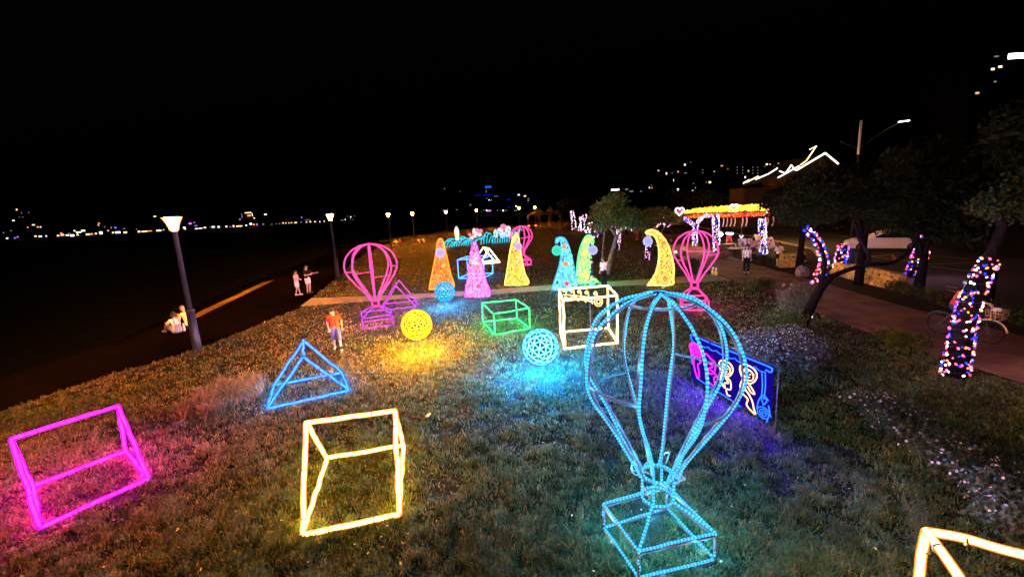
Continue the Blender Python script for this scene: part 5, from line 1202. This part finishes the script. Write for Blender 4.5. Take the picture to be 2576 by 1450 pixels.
# yellow concrete barrier blocks
def block(label, a, b_, h, w0, w1, mt='barrier_yellow', end=None):
    a = np.array(a); b_ = np.array(b_); d = (b_-a)/np.hypot(*(b_-a)); n_ = np.array((-d[1], d[0])); t = thing('concrete_block', label, 'barrier', ((a+b_)/2)[:2].tolist()+[0], 'yellow concrete blocks by the road')
    vs = []
    prof = ((-w0, 0), (-w0, .12), (-w1, h*.55), (-w1, h-.05), (-w1+.05, h), (w1-.05, h), (w1, h-.05), (w1, h*.55), (w0, .12), (w0, 0))
    for e in (a, b_):
        for o_, z in prof: vs.append((e[0]+n_[0]*o_, e[1]+n_[1]*o_, z))
    k = len(prof); MB().add(vs, [(i, (i+1) % k, k+(i+1) % k, k+i) for i in range(k)]+[tuple(range(k-1, -1, -1)), tuple(range(k, 2*k))]).build('block', mt, t)
    c = (a+b_)/2
    for s in (-.25, .25):
        q = c+d*s*np.hypot(*(b_-a)); MB().box((q[0]-n_[0]*w1, q[1]-n_[1]*w1, h*.72), (.12, .02, .08), math.atan2(d[1], d[0])).build('lifting_slot', 'rubber', t)
    if end: MB().box((b_[0]+d[0]*.02, b_[1]+d[1]*.02, h*.7), (.03, w1*1.5, h*.4), math.atan2(d[1], d[0])).build('end_plate', end, t)
block('far left yellow block of the barrier, partly behind the lit trunk', (17.35, 22.6), (17.15, 21.3), .6, .3, .14)
block('middle yellow block of the barrier, stained brown', (17.12, 21.2), (16.85, 19.5), .72, .33, .16)
block('right yellow block of the barrier with a pink end', (16.83, 19.42), (16.65, 17.9), .72, .33, .16, end='barrier_pink')
block('separate yellow block with peeling paint behind the person in a white shirt', (16.2, 25.7), (17.1, 25.5), .85, .34, .2)
g = G(2324, 706); t = thing('striped_pole', 'yellow and black striped pole beside the stout lit trunk', 'pole', g)
for k in range(9): MB().tube([g+np.array((0, 0, k*.17)), g+np.array((0, 0, (k+1)*.17))], .055+.001*(k % 2), 10).build('band', 'stripe_yellow' if k % 2 == 0 else 'rubber', t, smooth=True)
g = G(2134, 668); t = thing('blue_barrel', 'narrow blue barrel behind the yellow barrier', 'barrel', g); MB().lathe([(.2, 0), (.22, .05), (.22, .4), (.235, .43), (.22, .46), (.22, .85), (.2, .9)], g, 14).build('drum', 'blue_plastic', t, smooth=True); MB().lathe([(.21, .9), (.21, .93), (.02, .95)], g, 14).build('lid', 'blue_plastic', t)

# white parked car
def car(label, c, ang, paint, group='parked cars', L=4.5, tails='tail_red_dark'):
    c = (c[0], c[1], 0.0); t = thing('parked_car', label, 'car', (c[0], c[1], 0), group)
    M = Matrix.Rotation(ang, 3, 'Z'); W = lambda x, y, z: np.array(c)*np.array((1, 1, 0))+np.array(M @ Vector((x, y, z)))
    low = [(-2.22, .32), (-2.25, .62), (-2.18, .88), (-1.75, .95), (1.0, .93), (1.75, .84), (2.2, .66), (2.27, .45), (2.2, .25), (-2.1, .25)]
    vs = []; n_ = len(low)
    for y_ in (-.88, -.8, .8, .88):
        e = 1.0 if abs(y_) < .85 else .97
        for x_, z_ in low: vs.append(W(x_*e*L/4.5, y_, .3+(z_-.3)*(1.0 if abs(y_) < .85 else .93)))
    fs = [tuple(range(n_-1, -1, -1)), tuple(range(3*n_, 4*n_))]
    for k in range(3): fs += [(k*n_+i, k*n_+(i+1) % n_, (k+1)*n_+(i+1) % n_, (k+1)*n_+i) for i in range(n_)]
    MB().add(vs, fs).build('body', paint, t, smooth=False)
    cab = [(-1.7, .93), (-1.05, 1.38), (-.3, 1.46), (.35, 1.38), (1.15, .92)]
    vs = []; m_ = len(cab)
    for y_, e in ((-.76, 0), (-.6, 1), (.6, 1), (.76, 0)):
        for x_, z_ in cab: vs.append(W(x_*(.98 if e else 1), y_, z_ if (e or z_ < 1) else z_-.1))
    MB().add(vs, [tuple(range(m_-1, -1, -1)), tuple(range(3*m_, 4*m_))]+[(k*m_+i, k*m_+(i+1), (k+1)*m_+(i+1), (k+1)*m_+i) for k in range(3) for i in range(m_-1)]+[(0, m_, 2*m_, 3*m_)]).build('cabin', paint, t)
    for s in (-1, 1):
        w = [W(x_, s*.775, z_) for x_, z_ in ((-1.35, .97), (-.95, 1.25), (-.28, 1.32), (.28, 1.25), (.82, .97))]
        MB().add(w+[p+(W(0, s*.03, 0)-W(0, 0, 0)) for p in w], [(0, 1, 2, 3, 4), (9, 8, 7, 6, 5)]+[(i, (i+1) % 5, 5+(i+1) % 5, 5+i) for i in range(5)]).build('side_window', 'car_glass', t)
        for x_ in (-1.35, 1.4):
            wl_ = MB().tube([W(x_, s*.72, .32), W(x_, s*.905, .32)], .325, 18).build('wheel', 'rubber', t, smooth=False)
            MB().tube([W(x_, s*.9, .32), W(x_, s*.915, .32)], .2, 10).build('rim', 'grey_metal', wl_)
        MB().box(W(-2.1, s*.72, .76), (.2, .3, .16), ang).build('tail_lamp', 'maroon_cloth' if tails != 'lit' else 'tail_red', t)
        MB().box(W(.75, s*.95, 1.0), (.16, .14, .1), ang).build('mirror', paint, t)
    rw = [W(-1.62, y_, 1.0) for y_ in (-.6, .6)]+[W(-1.12, y_, 1.36) for y_ in (.52, -.52)]; off = W(-.03, 0, .03)-W(0, 0, 0)
    MB().add([p+off for p in rw]+rw, [(0, 1, 2, 3), (7, 6, 5, 4)]+[(i, (i+1) % 4, 4+(i+1) % 4, 4+i) for i in range(4)]).build('rear_window', 'car_glass', t)
    return t
car('white saloon car parked on the far side of the road under dark leaves', (26.6, 30.3), math.radians(148), 'car_paint')
g = Yp(1690, 600, 45); car('dark car parked behind the round bush on the promenade side', (g[0], 45), math.radians(100), 'rubber')
g = Yp(1335, 567, 92); car('far car with both brake lights glowing at the end of the lawn', (g[0], 92), math.radians(95), 'black_metal', tails='lit', L=4.3)

# tents at the far end
for px, lab in ((1355, 'left peaked tent roof under the farthest lamp'), (1384, 'right peaked tent roof beside the dark tree')):
    c = Yp(px, 545, 98); t = thing('tent', lab, 'tent', (c[0], 98, 0), 'peaked tents at the end of the lawn'); w = 2.6
    z0 = 2.7; MB().add([(c[0]-w, 98-w, z0), (c[0]+w, 98-w, z0), (c[0]+w, 98+w, z0), (c[0]-w, 98+w, z0), (c[0]-w*.3, 98-w*.3, z0+.75), (c[0]+w*.3, 98-w*.3, z0+.75), (c[0]+w*.3, 98+w*.3, z0+.75), (c[0]-w*.3, 98+w*.3, z0+.75), (c[0], 98, z0+1.9)],
        [(0, 1, 5, 4), (1, 2, 6, 5), (2, 3, 7, 6), (3, 0, 4, 7), (4, 5, 8), (5, 6, 8), (6, 7, 8), (7, 4, 8), (3, 2, 1, 0)]).build('canopy', 'dark_grey_cloth', t)
    for sx in (-1, 1):
        for sy in (-1, 1): MB().tube([(c[0]+sx*w*.96, 98+sy*w*.96, 0), (c[0]+sx*w*.96, 98+sy*w*.96, z0)], .05, 5).build('leg', 'grey_metal', t)

# ------------------------------------------------------------------ house with lit eaves
HY = 58.0
hp = lambda px, py, dy=0: Yp(px, py, HY+dy)
apex = hp(2075, 385); eL = hp(2003, 428); eR = hp(2108, 412)
base_z = 0.0; cx = (eL[0]+eR[0])/2; wdt = abs(eR[0]-eL[0])
t = thing('gabled_house', 'gabled house with white light tubes along its eaves above the dark trees', 'house', (cx, HY+4, 0))
x0, x1 = eL[0]+.4, eR[0]-.3; ze = min(eL[2], eR[2])
MB().box(((x0+x1)/2, HY+4.5, ze/2-.2), (x1-x0, 8, ze-.4)).build('wall', 'house_wall', t)
MB().add([(x0, HY+.5, ze-.4), (x1, HY+.5, ze-.4), (apex[0], HY+.5, apex[2]-.3), (x0, HY+.8, ze-.4), (x1, HY+.8, ze-.4), (apex[0], HY+.8, apex[2]-.3)], [(0, 1, 2), (5, 4, 3), (0, 3, 4, 1), (1, 4, 5, 2), (2, 5, 3, 0)]).build('gable', 'house_wall', t)
rf = MB()
for a, b_ in ((eL, apex), (apex, eR)):
    q = [a, b_, b_+np.array((0, 9, 0)), a+np.array((0, 9, 0))]; rf.add([p+np.array((0, 0, -.12)) for p in q]+[p+np.array((0, 0, -.35)) for p in q], [(0, 1, 2, 3), (7, 6, 5, 4), (0, 4, 5, 1), (1, 5, 6, 2), (2, 6, 7, 3), (3, 7, 4, 0)])
ro = rf.build('roof', 'roof_tile', t)
for a, b_ in ((eL, apex), (apex, eR)): MB().tube([a, b_], .11, 6).build('eave_light', 'roof_tube', t)
MB().tube([eR+np.array((-.3, .2, -.6)), hp(2094, 455)], .09, 6).build('post_light', 'roof_tube', t)
MB().box((cx+.3, HY+.42, ze-1.1), (wdt*.55, .12, .25)).build('tie_beam', 'wood', t); MB().box((cx+.6, HY+.42, ze+.4), (.22, .12, 2.8)).build('king_post', 'wood', t)
for k in range(3): 
    f_ = MB().box((x0+1.2+k*2.2, HY+.47, ze-2.2), (1.0, .08, 1.2)).build('window', 'wood', t); MB().box((x0+1.2+k*2.2, HY+.42, ze-2.2), (.8, .04, 1.0)).build('pane', 'car_glass', f_)
t = thing('gabled_house', 'lower wing of the house with long cream light tubes on its sloping roof', 'house', (cx-9, HY+5, 0))
for pts, mt, r in (([(2000, 428), (1990, 415), (1975, 436), (1960, 430)], 'roof_tube', .09), ([(1956, 447), (2010, 417)], 'roof_tube', .08), ([(1869, 461), (1884, 452)], 'roof_tube', .08), ([(1878, 458), (1907, 443)], 'roof_tube_yellow', .08), ([(1900, 451), (1933, 437), (1955, 423)], 'roof_tube', .08), ([(2014, 414), (2028, 404), (2053, 367), (2036, 376)], 'roof_tube_yellow', .07)):
    MB().tube([hp(*p) for p in pts], r, 6).build('eave_light', mt, t)
q = [hp(1868, 463, .3), hp(2002, 432, .3), hp(2020, 410, 4), hp(1900, 440, 4)]
MB().add([tuple(p) for p in q]+[tuple(p+np.array((0, 0, -.3))) for p in q], [(0, 1, 2, 3), (7, 6, 5, 4), (0, 4, 5, 1), (1, 5, 6, 2), (2, 6, 7, 3), (3, 7, 4, 0)]).build('roof', 'roof_tile', t)
a, b_ = hp(1872, 463, .5), hp(2000, 440, .5); MB().box(((a[0]+b_[0])/2, HY+3, (a[2]-.5)/2), (b_[0]-a[0]-.6, 4, a[2]-.5)).build('wall', 'house_wall', t)

# ------------------------------------------------------------------ far buildings with their lit windows
def building(label, y, spots, mt='far_wall', name='far_building', cat='building', pad=4, down=None, group='buildings across the lake', depth=9, up=3):
    """spots: (px, py, w px, h px, light); the walls stand round them and reach the ground"""
    k = y/FOC/0.98
    P = [Yp(s[0], s[1], y) for s in spots]
    x0 = min(p[0]-s[2]*k/2 for p, s in zip(P, spots))-pad*k*.6; x1 = max(p[0]+s[2]*k/2 for p, s in zip(P, spots))+pad*k*.6
    z1 = max(p[2]+s[3]*k/2 for p, s in zip(P, spots))+up*k; z0 = -1.4 if down is None else down
    t = thing(name, label, cat, ((x0+x1)/2, y, z0), group)
    MB().box(((x0+x1)/2, y+depth/2+.4, (z0+z1)/2), (x1-x0, depth, z1-z0)).build('wall', mt, t)
    MB().box(((x0+x1)/2, y+depth/2+.4, z1+.25*k), (x1-x0+.6*k, depth+.6*k, .5*k)).build('roof', 'roof_tile', t)
    for p, s in zip(P, spots):
        s = (s[0], s[1], max(1.3, s[2]*.72), max(1.3, s[3]*.72), s[4])
        f_ = MB().box((p[0], y+.3, p[2]), (s[2]*k+.12*k, .5, s[3]*k+.12*k)).build('window', 'black_metal', t)
        MB().box((p[0], y+.02, p[2]), (s[2]*k, .1, s[3]*k)).build('pane', s[4], f_)
    return t
W_, O_, H_, D_w, V_, B__, R_ = 'warm_window', 'orange_window', 'white_window', 'dim_window', 'violet_window', 'blue_window', 'red_window'
LY = 900
def A7(X, Yy, w, h, m): return (X*.15, 476.4+Yy*.15, w*.15, h*.15, m)
def A8(X, Yy, w, h, m): return (386.3+X*.2, 476.4+Yy*.2, w*.2, h*.2, m)
far = [
 ('far building at the left edge with white and violet shore lights', [A7(120, 818, 45, 22, H_), A7(250, 812, 45, 24, B__), A7(295, 795, 42, 20, V_), A7(60, 724, 40, 14, D_w), A7(185, 690, 45, 14, D_w)]),
 ('far tall building at the left with a few pale windows up high', [A7(280, 338, 34, 24, W_), A7(362, 392, 24, 20, D_w), A7(480, 386, 26, 16, D_w), A7(225, 520, 50, 16, H_), A7(325, 462, 20, 14, D_w), A7(380, 462, 20, 16, D_w)]),
 ('far building with a stack of orange windows left of the shore lights', [A7(560, 593, 60, 20, W_), A7(632, 628, 40, 24, O_), A7(680, 628, 34, 18, W_), A7(465, 634, 22, 16, R_)]),
 ('far low shed with three white shore lights', [A7(595, 782, 42, 24, W_), A7(675, 785, 70, 24, H_), A7(775, 779, 34, 20, H_)]),
 ('far shopfront row with the widest band of white light', [A7(975, 773, 50, 24, W_), A7(1045, 760, 70, 30, W_), A7(1130, 765, 70, 26, H_), A7(1210, 770, 90, 40, H_), A7(1300, 757, 44, 26, W_), A7(1025, 730, 44, 12, R_), A7(1160, 735, 60, 12, D_w), A7(1250, 692, 40, 22, W_), A7(1395, 690, 90, 34, W_), A7(1320, 715, 120, 20, H_)]),
 ('far shopfront with pinkish lights and a bright white one', [A7(1475, 750, 95, 26, W_), A7(1540, 745, 44, 30, O_), A7(1608, 738, 44, 26, W_), A7(1690, 725, 70, 56, H_)]),
 ('far block with a red orange light on its corner', [A7(1658, 568, 40, 22, O_), A7(1650, 600, 22, 18, R_), A7(1755, 626, 24, 20, D_w)]),
 ('far building with a blue window over white shop lights', [A7(1865, 640, 30, 32, D_w), A7(1935, 638, 36, 38, B__), A7(1895, 722, 44, 24, W_), A7(1975, 718, 110, 36, H_), A7(2100, 718, 76, 30, W_), A7(1812, 690, 28, 20, R_)]),
 ('far long arcade of warm shore lights left of the near lamp', [A7(2330, 705, 50, 32, H_), A7(2420, 702, 130, 22, W_), A7(2510, 695, 100, 18, O_), A7(2080, 655, 60, 14, D_w), A7(2290, 665, 30, 16, D_w)]),
 ('far arcade of warm lights beneath the near lamp', [A8(65, 515, 80, 22, W_), A8(125, 506, 16, 12, W_), A8(165, 463, 22, 12, D_w), A8(15, 338, 44, 12, W_), A8(195, 503, 12, 10, H_), A8(252, 508, 26, 10, H_)]),
 ('far pavilion with a violet white roof light right of the near lamp', [A8(460, 428, 50, 28, V_), A8(385, 480, 40, 24, H_), A8(398, 497, 20, 14, H_), A8(510, 415, 20, 14, V_), A8(532, 455, 46, 12, V_)]),
 ('far terrace of small white lights on the water edge', [A8(540, 492, 50, 12, H_), A8(590, 488, 60, 10, H_), A8(645, 478, 40, 16, W_), A8(712, 475, 10, 20, D_w), A8(750, 470, 50, 22, H_), A8(818, 470, 34, 26, H_)]),
 ('far terrace with a string of warm lights', [A8(915, 465, 30, 22, W_), A8(965, 468, 26, 10, V_), A8(1005, 460, 24, 28, W_), A8(1075, 460, 100, 16, W_)]),
 ('far tall building with a lit crown and glowing shopfront', [A8(1188, 292, 110, 14, W_), A8(1110, 330, 10, 80, D_w), A8(1240, 318, 10, 50, W_), A8(1200, 328, 60, 24, O_), A8(1265, 360, 20, 18, W_), A8(1085, 375, 20, 20, V_)]),
 ('far low block with one orange light among white', [A8(1165, 450, 24, 18, H_), A8(1222, 432, 36, 26, H_), A8(1262, 440, 30, 20, O_), A8(1300, 440, 18, 34, V_), A8(1378, 436, 26, 24, D_w), A8(1405, 314, 40, 18, H_)]),
 ('far quay building with a dotted row of pinkish lights', [A8(1485, 438, 22, 14, D_w), A8(1540, 430, 18, 12, D_w), A8(1582, 430, 24, 14, D_w), A8(1628, 420, 20, 18, W_), A8(1663, 422, 14, 16, W_), A8(1700, 420, 14, 14, W_), A8(1733, 418, 20, 14, W_), A8(1785, 416, 44, 16, W_)]),
 ('far quay building with a long dim light strip', [A8(1855, 410, 26, 16, D_w), A8(1938, 382, 90, 10, D_w), A8(1922, 410, 16, 14, W_), A8(1970, 405, 26, 16, W_), A8(2030, 404, 26, 14, W_), A8(2090, 404, 12, 16, H_), A8(1862, 350, 14, 24, V_), A8(2145, 400, 12, 20, W_)]),
 ('far quay building right of the second lamp with white dots', [A8(2370, 386, 40, 14, D_w), A8(2410, 376, 10, 16, H_), A8(2440, 338, 10, 16, D_w), A8(2480, 345, 12, 16, H_), A8(2472, 370, 10, 20, D_w), A8(2505, 380, 10, 16, D_w), A8(2525, 335, 14, 12, D_w)]),
]
for lab, sp_ in far: building(lab, LY, sp_)
def A6(X, Yy, w, h, m): return (1094.4+X*.15, 450.6+Yy*.15, w*.15, h*.15, m)
building('far waterside block with dim lights above the fifth lamp', 700, [A6(140, 520, 60, 14, D_w), A6(205, 505, 14, 24, D_w), A6(360, 512, 40, 14, D_w), A6(155, 160, 24, 18, D_w), A6(420, 200, 14, 16, D_w), A6(590, 430, 34, 30, D_w)])
building('blue lit hotel with a bright blue sign on its roof', 700, [A6(890, 130, 138, 44, 'blue_sign'), A6(710, 270, 120, 16, 'deep_blue_sign'), A6(865, 264, 150, 20, 'deep_blue_sign'), A6(855, 205, 14, 60, D_w), A6(865, 320, 18, 18, D_w), A6(905, 350, 22, 18, H_), A6(940, 350, 22, 26, D_w), A6(1020, 284, 90, 10, D_w)])
building('violet lit waterfront bar below the blue hotel', 690, [A6(900, 528, 96, 36, V_), A6(862, 520, 20, 32, H_), A6(815, 520, 24, 18, D_w), A6(775, 544, 10, 16, D_w), A6(1045, 520, 18, 22, D_w), A6(1095, 520, 12, 20, D_w), A6(1140, 525, 24, 34, H_), A6(1190, 522, 30, 16, D_w), A6(1110, 585, 60, 20, D_w)])
building('far block with a deep blue rooftop panel', 720, [A6(1230, 342, 76, 28, 'deep_blue_sign'), A6(1236, 470, 20, 60, 'deep_blue_sign')])
building('far block with white lights above the seventh lamp', 600, [A6(1400, 262, 40, 28, H_), A6(1505, 282, 48, 20, W_), A6(1562, 330, 34, 26, D_w), A6(1356, 450, 30, 24, H_), A6(1395, 467, 24, 20, W_), A6(1350, 525, 60, 18, D_w), A6(1560, 362, 36, 20, D_w)])
building('far roof line with a bluish lit sign above the middle tree', 420, [(1547, 477, 26, 5, 'bulb_white'), (1576, 476, 10, 4, D_w), (1588, 481, 12, 4, D_w), (1612, 481, 5, 4, D_w)], group='buildings behind the park')
def A5(X, Yy, w, h, m): return (1609+X*.25, 321.9+Yy*.25, w*.25, h*.25, m)
hill = [('hillside house at the left with a warm window', [A5(188, 428, 22, 16, O_), A5(268, 458, 14, 26, H_), A5(325, 452, 12, 12, D_w)]),
 ('hillside house with a bright white lamp', [A5(330, 525, 30, 30, H_), A5(205, 545, 14, 14, D_w), A5(195, 530, 10, 30, D_w)]),
 ('hillside house with an orange and a white window high up', [A5(385, 440, 16, 18, O_), A5(453, 370, 18, 22, H_), A5(512, 342, 10, 12, D_w), A5(460, 452, 36, 10, D_w)]),
 ('hillside house showing two white lights low down', [A5(382, 620, 28, 26, H_), A5(535, 630, 28, 26, H_)]),
 ('hillside house with a big warm window', [A5(705, 545, 28, 24, W_), A5(668, 545, 14, 14, D_w), A5(632, 450, 12, 12, D_w), A5(632, 420, 12, 12, D_w)]),
 ('hillside house with three small warm windows', [A5(725, 408, 12, 14, O_), A5(750, 438, 16, 14, O_), A5(797, 465, 10, 16, D_w)]),
 ('hillside house with a red brown light', [A5(825, 380, 28, 12, O_), A5(885, 412, 12, 18, D_w)]),
 ('hillside apartment block with a grid of pale windows', [A5(x_, y_, 10, 12, D_w) for x_ in (980, 1035, 1137, 1187) for y_ in (395, 425, 455)]+[A5(1093, 432, 16, 22, O_), A5(1060, 495, 16, 22, H_)]),
 ('hillside house with warm windows under the ridge', [A5(1278, 365, 24, 20, W_), A5(1310, 365, 12, 18, O_), A5(1258, 388, 8, 14, D_w), A5(1395, 358, 18, 16, O_), A5(1397, 382, 10, 10, D_w), A5(1455, 390, 18, 14, O_), A5(1520, 355, 12, 22, H_), A5(1350, 384, 10, 10, D_w)])]
for i, (lab, sp_) in enumerate(hill): building(lab, 300+(i % 3)*25, sp_, name='hillside_house', cat='house', group='houses on the dark hillside', down=-1.0, depth=6)
for i in range(11):
    cx_ = 1635+i*30+rng.uniform(-8, 8); cy_ = rng.uniform(412, 478)
    building('small dim hillside house with faint windows, '+('first', 'second', 'third', 'fourth', 'fifth', 'sixth', 'seventh', 'eighth', 'ninth', 'tenth', 'last')[i]+' of the dim row from the left', 345+(i % 4)*12, [(cx_+rng.uniform(-9, 9), cy_+rng.uniform(-9, 9), rng.uniform(2.0, 3.2), rng.uniform(2.2, 3.4), [D_w, O_, D_w, W_][k]) for k in range(4)], name='hillside_house', cat='house', group='small dim houses on the hillside', down=-1.0, depth=6)
def A9(X, Yy, w, h, m): return ((3500+X*.3448)*.64375, (100+Yy*.3448)*.64375, w*.222, h*.222, m)
tw = building('tall dark tower at the top right with a glaring white sign and orange windows', 95, [A9(1360, 345, 220, 70, 'white_hot'), A9(1098, 494, 46, 26, W_), A9(1182, 468, 50, 26, W_), A9(922, 765, 50, 26, O_), A9(1140, 350, 60, 16, D_w), A9(1125, 636, 30, 20, D_w)], name='tower_block', group='buildings behind the park', depth=14, down=0.0)

# ------------------------------------------------------------------ grass
lawn_poly = [p for p in lawn_left]+[np.array(p) for p in ((-20, 90), (0, 108), (15, 108))]+[p+np.array((-.1, 0)) for p in prom_l[::-1]]+[np.array((-15.5, -6))]
cross_poly = cross_lo+cross_hi[::-1]
def grass(name, n, poly, pxr, pyr, hmin, hmax, dry, holes=()):
    px = rng.uniform(*pxr, n); py = rng.uniform(0, 1, n)**.9*(pyr[1]-pyr[0])+pyr[0]
    u = (px-1287.5)/FOC; v = -(py-725)/FOC; d = u[:, None]*RT+v[:, None]*UP+FW
    ok = d[:, 2] < -.02; d = d[ok]; t_ = -CAM_H/d[:, 2]; P = d*t_[:, None]; x, y = P[:, 0], P[:, 1]
    x = x+rng.normal(0, .02, len(x)); keep = inpoly(x, y, poly) & (y < 80)
    for h_ in holes: keep &= ~inpoly(x, y, h_)
    x = x[keep]; y = y[keep]; n = len(x); dist = np.sqrt(x*x+y*y+CAM_H**2)
    cl = vnoise(x, y, 3.1, 1)*.45+vnoise(x, y, 7.0, 2)*.55+vnoise(x, y, .6, 3)*.25
    keep = rng.random(n) < np.clip(cl*1.7-.35, .05, 1); x = x[keep]; y = y[keep]; cl = cl[keep]; dist = dist[keep]; n = len(x)
    H = (hmin+(hmax-hmin)*np.clip(cl-.25, 0, 1)*rng.uniform(.6, 1.3, n)); wd = np.maximum(.008, .0011*dist)*rng.uniform(.6, 1.35, n)
    a = rng.uniform(0, 2*np.pi, n); lean = rng.uniform(.15, .95, n)*H; la = rng.uniform(0, 2*np.pi, n)
    bx_, by_ = np.cos(a)*wd, np.sin(a)*wd; lx, ly = np.cos(la)*lean, np.sin(la)*lean
    z = np.zeros(n)
    V = np.stack([np.stack([x-bx_, y-by_, z], 1), np.stack([x+bx_, y+by_, z], 1), np.stack([x+bx_*.7+lx*.4, y+by_*.7+ly*.4, H*.6], 1), np.stack([x-bx_*.7+lx*.4, y-by_*.7+ly*.4, H*.6], 1), np.stack([x+lx, y+ly, H*.95], 1)], 1)
    F = (np.arange(n)*5)[:, None]; T = np.concatenate([F+np.array((0, 1, 2)), F+np.array((0, 2, 3)), F+np.array((3, 2, 4))], 0)
    g1, g2_ = np.array((.042, .07, .028)), np.array((.095, .125, .05)); dry_lit = np.array((.24, .165, .075))
    k = rng.random(n)[:, None]; C = g1*(1-k)+g2_*k; q = (rng.random(n) < dry+.42*vnoise(x, y, .45, 5)*np.clip(.35-x*.16, .1, 2.0))[:, None]; C = np.where(q, dry_lit*rng.uniform(.6, 1.1, n)[:, None], C)  # more dry blades leftwards: orange lamplight put into the blade colour
    C = C*(.45+.6*vnoise(x, y, 1.3, 7)+.75*vnoise(x, y, 9.0, 8))[:, None]
    ob = arr_mesh(name, V.reshape(-1, 3), T, 'blade', np.repeat(C, 5, 0)); return ob
tag(grass('lawn_grass', 580000, lawn_poly, (-500, 3000), (560, 1560), .03, .145, .06, [cross_poly]), 'short trampled grass of the lawn', 'grass', kind='stuff')
tall_poly = [G(*p)[:2] for p in ((470, 1010), (560, 965), (640, 945), (668, 960), (660, 1000), (560, 1040), (430, 1060))]
tag(grass('tall_grass', 9000, tall_poly, (400, 700), (920, 1080), .14, .42, .6), 'tuft of tall dry grass left of the blue frame', 'grass', kind='stuff')
mb = MB()
for k in range(46):
    px, py = (rng.uniform(250, 1100), rng.uniform(1180, 1440)) if k < 30 else (rng.uniform(1100, 2500), rng.uniform(1000, 1440)); g = G(px, py, .09)
    a = rng.uniform(0, 6.3); u = np.array((math.cos(a), math.sin(a), rng.uniform(-.3, .5)))*.022; w = np.array((-math.sin(a), math.cos(a), rng.uniform(-.3, .5)))*.014
    mb.add([g-u, g+w, g+u, g-w], [(0, 1, 2, 3)])
pbr('dead_leaf', (.5, .4, .18), .8); tag(mb.build('fallen_leaves', 'dead_leaf'), 'pale fallen leaves scattered on the lawn', 'leaves', kind='stuff')

# the body and clothes meshes: fuse the shapes of each into one continuous skin
for o_, vx in REMESH:
    r = o_.modifiers.new('fuse', 'REMESH'); r.mode = 'VOXEL'; r.voxel_size = max(.008, vx); r.use_smooth_shade = True
    s_ = o_.modifiers.new('soften', 'SMOOTH'); s_.factor = .5; s_.iterations = 3
dg = bpy.context.evaluated_depsgraph_get()
done = [(o_, bpy.data.meshes.new_from_object(o_.evaluated_get(dg))) for o_, vx in REMESH]
for o_, me in done:
    o_.modifiers.clear(); o_.data = me
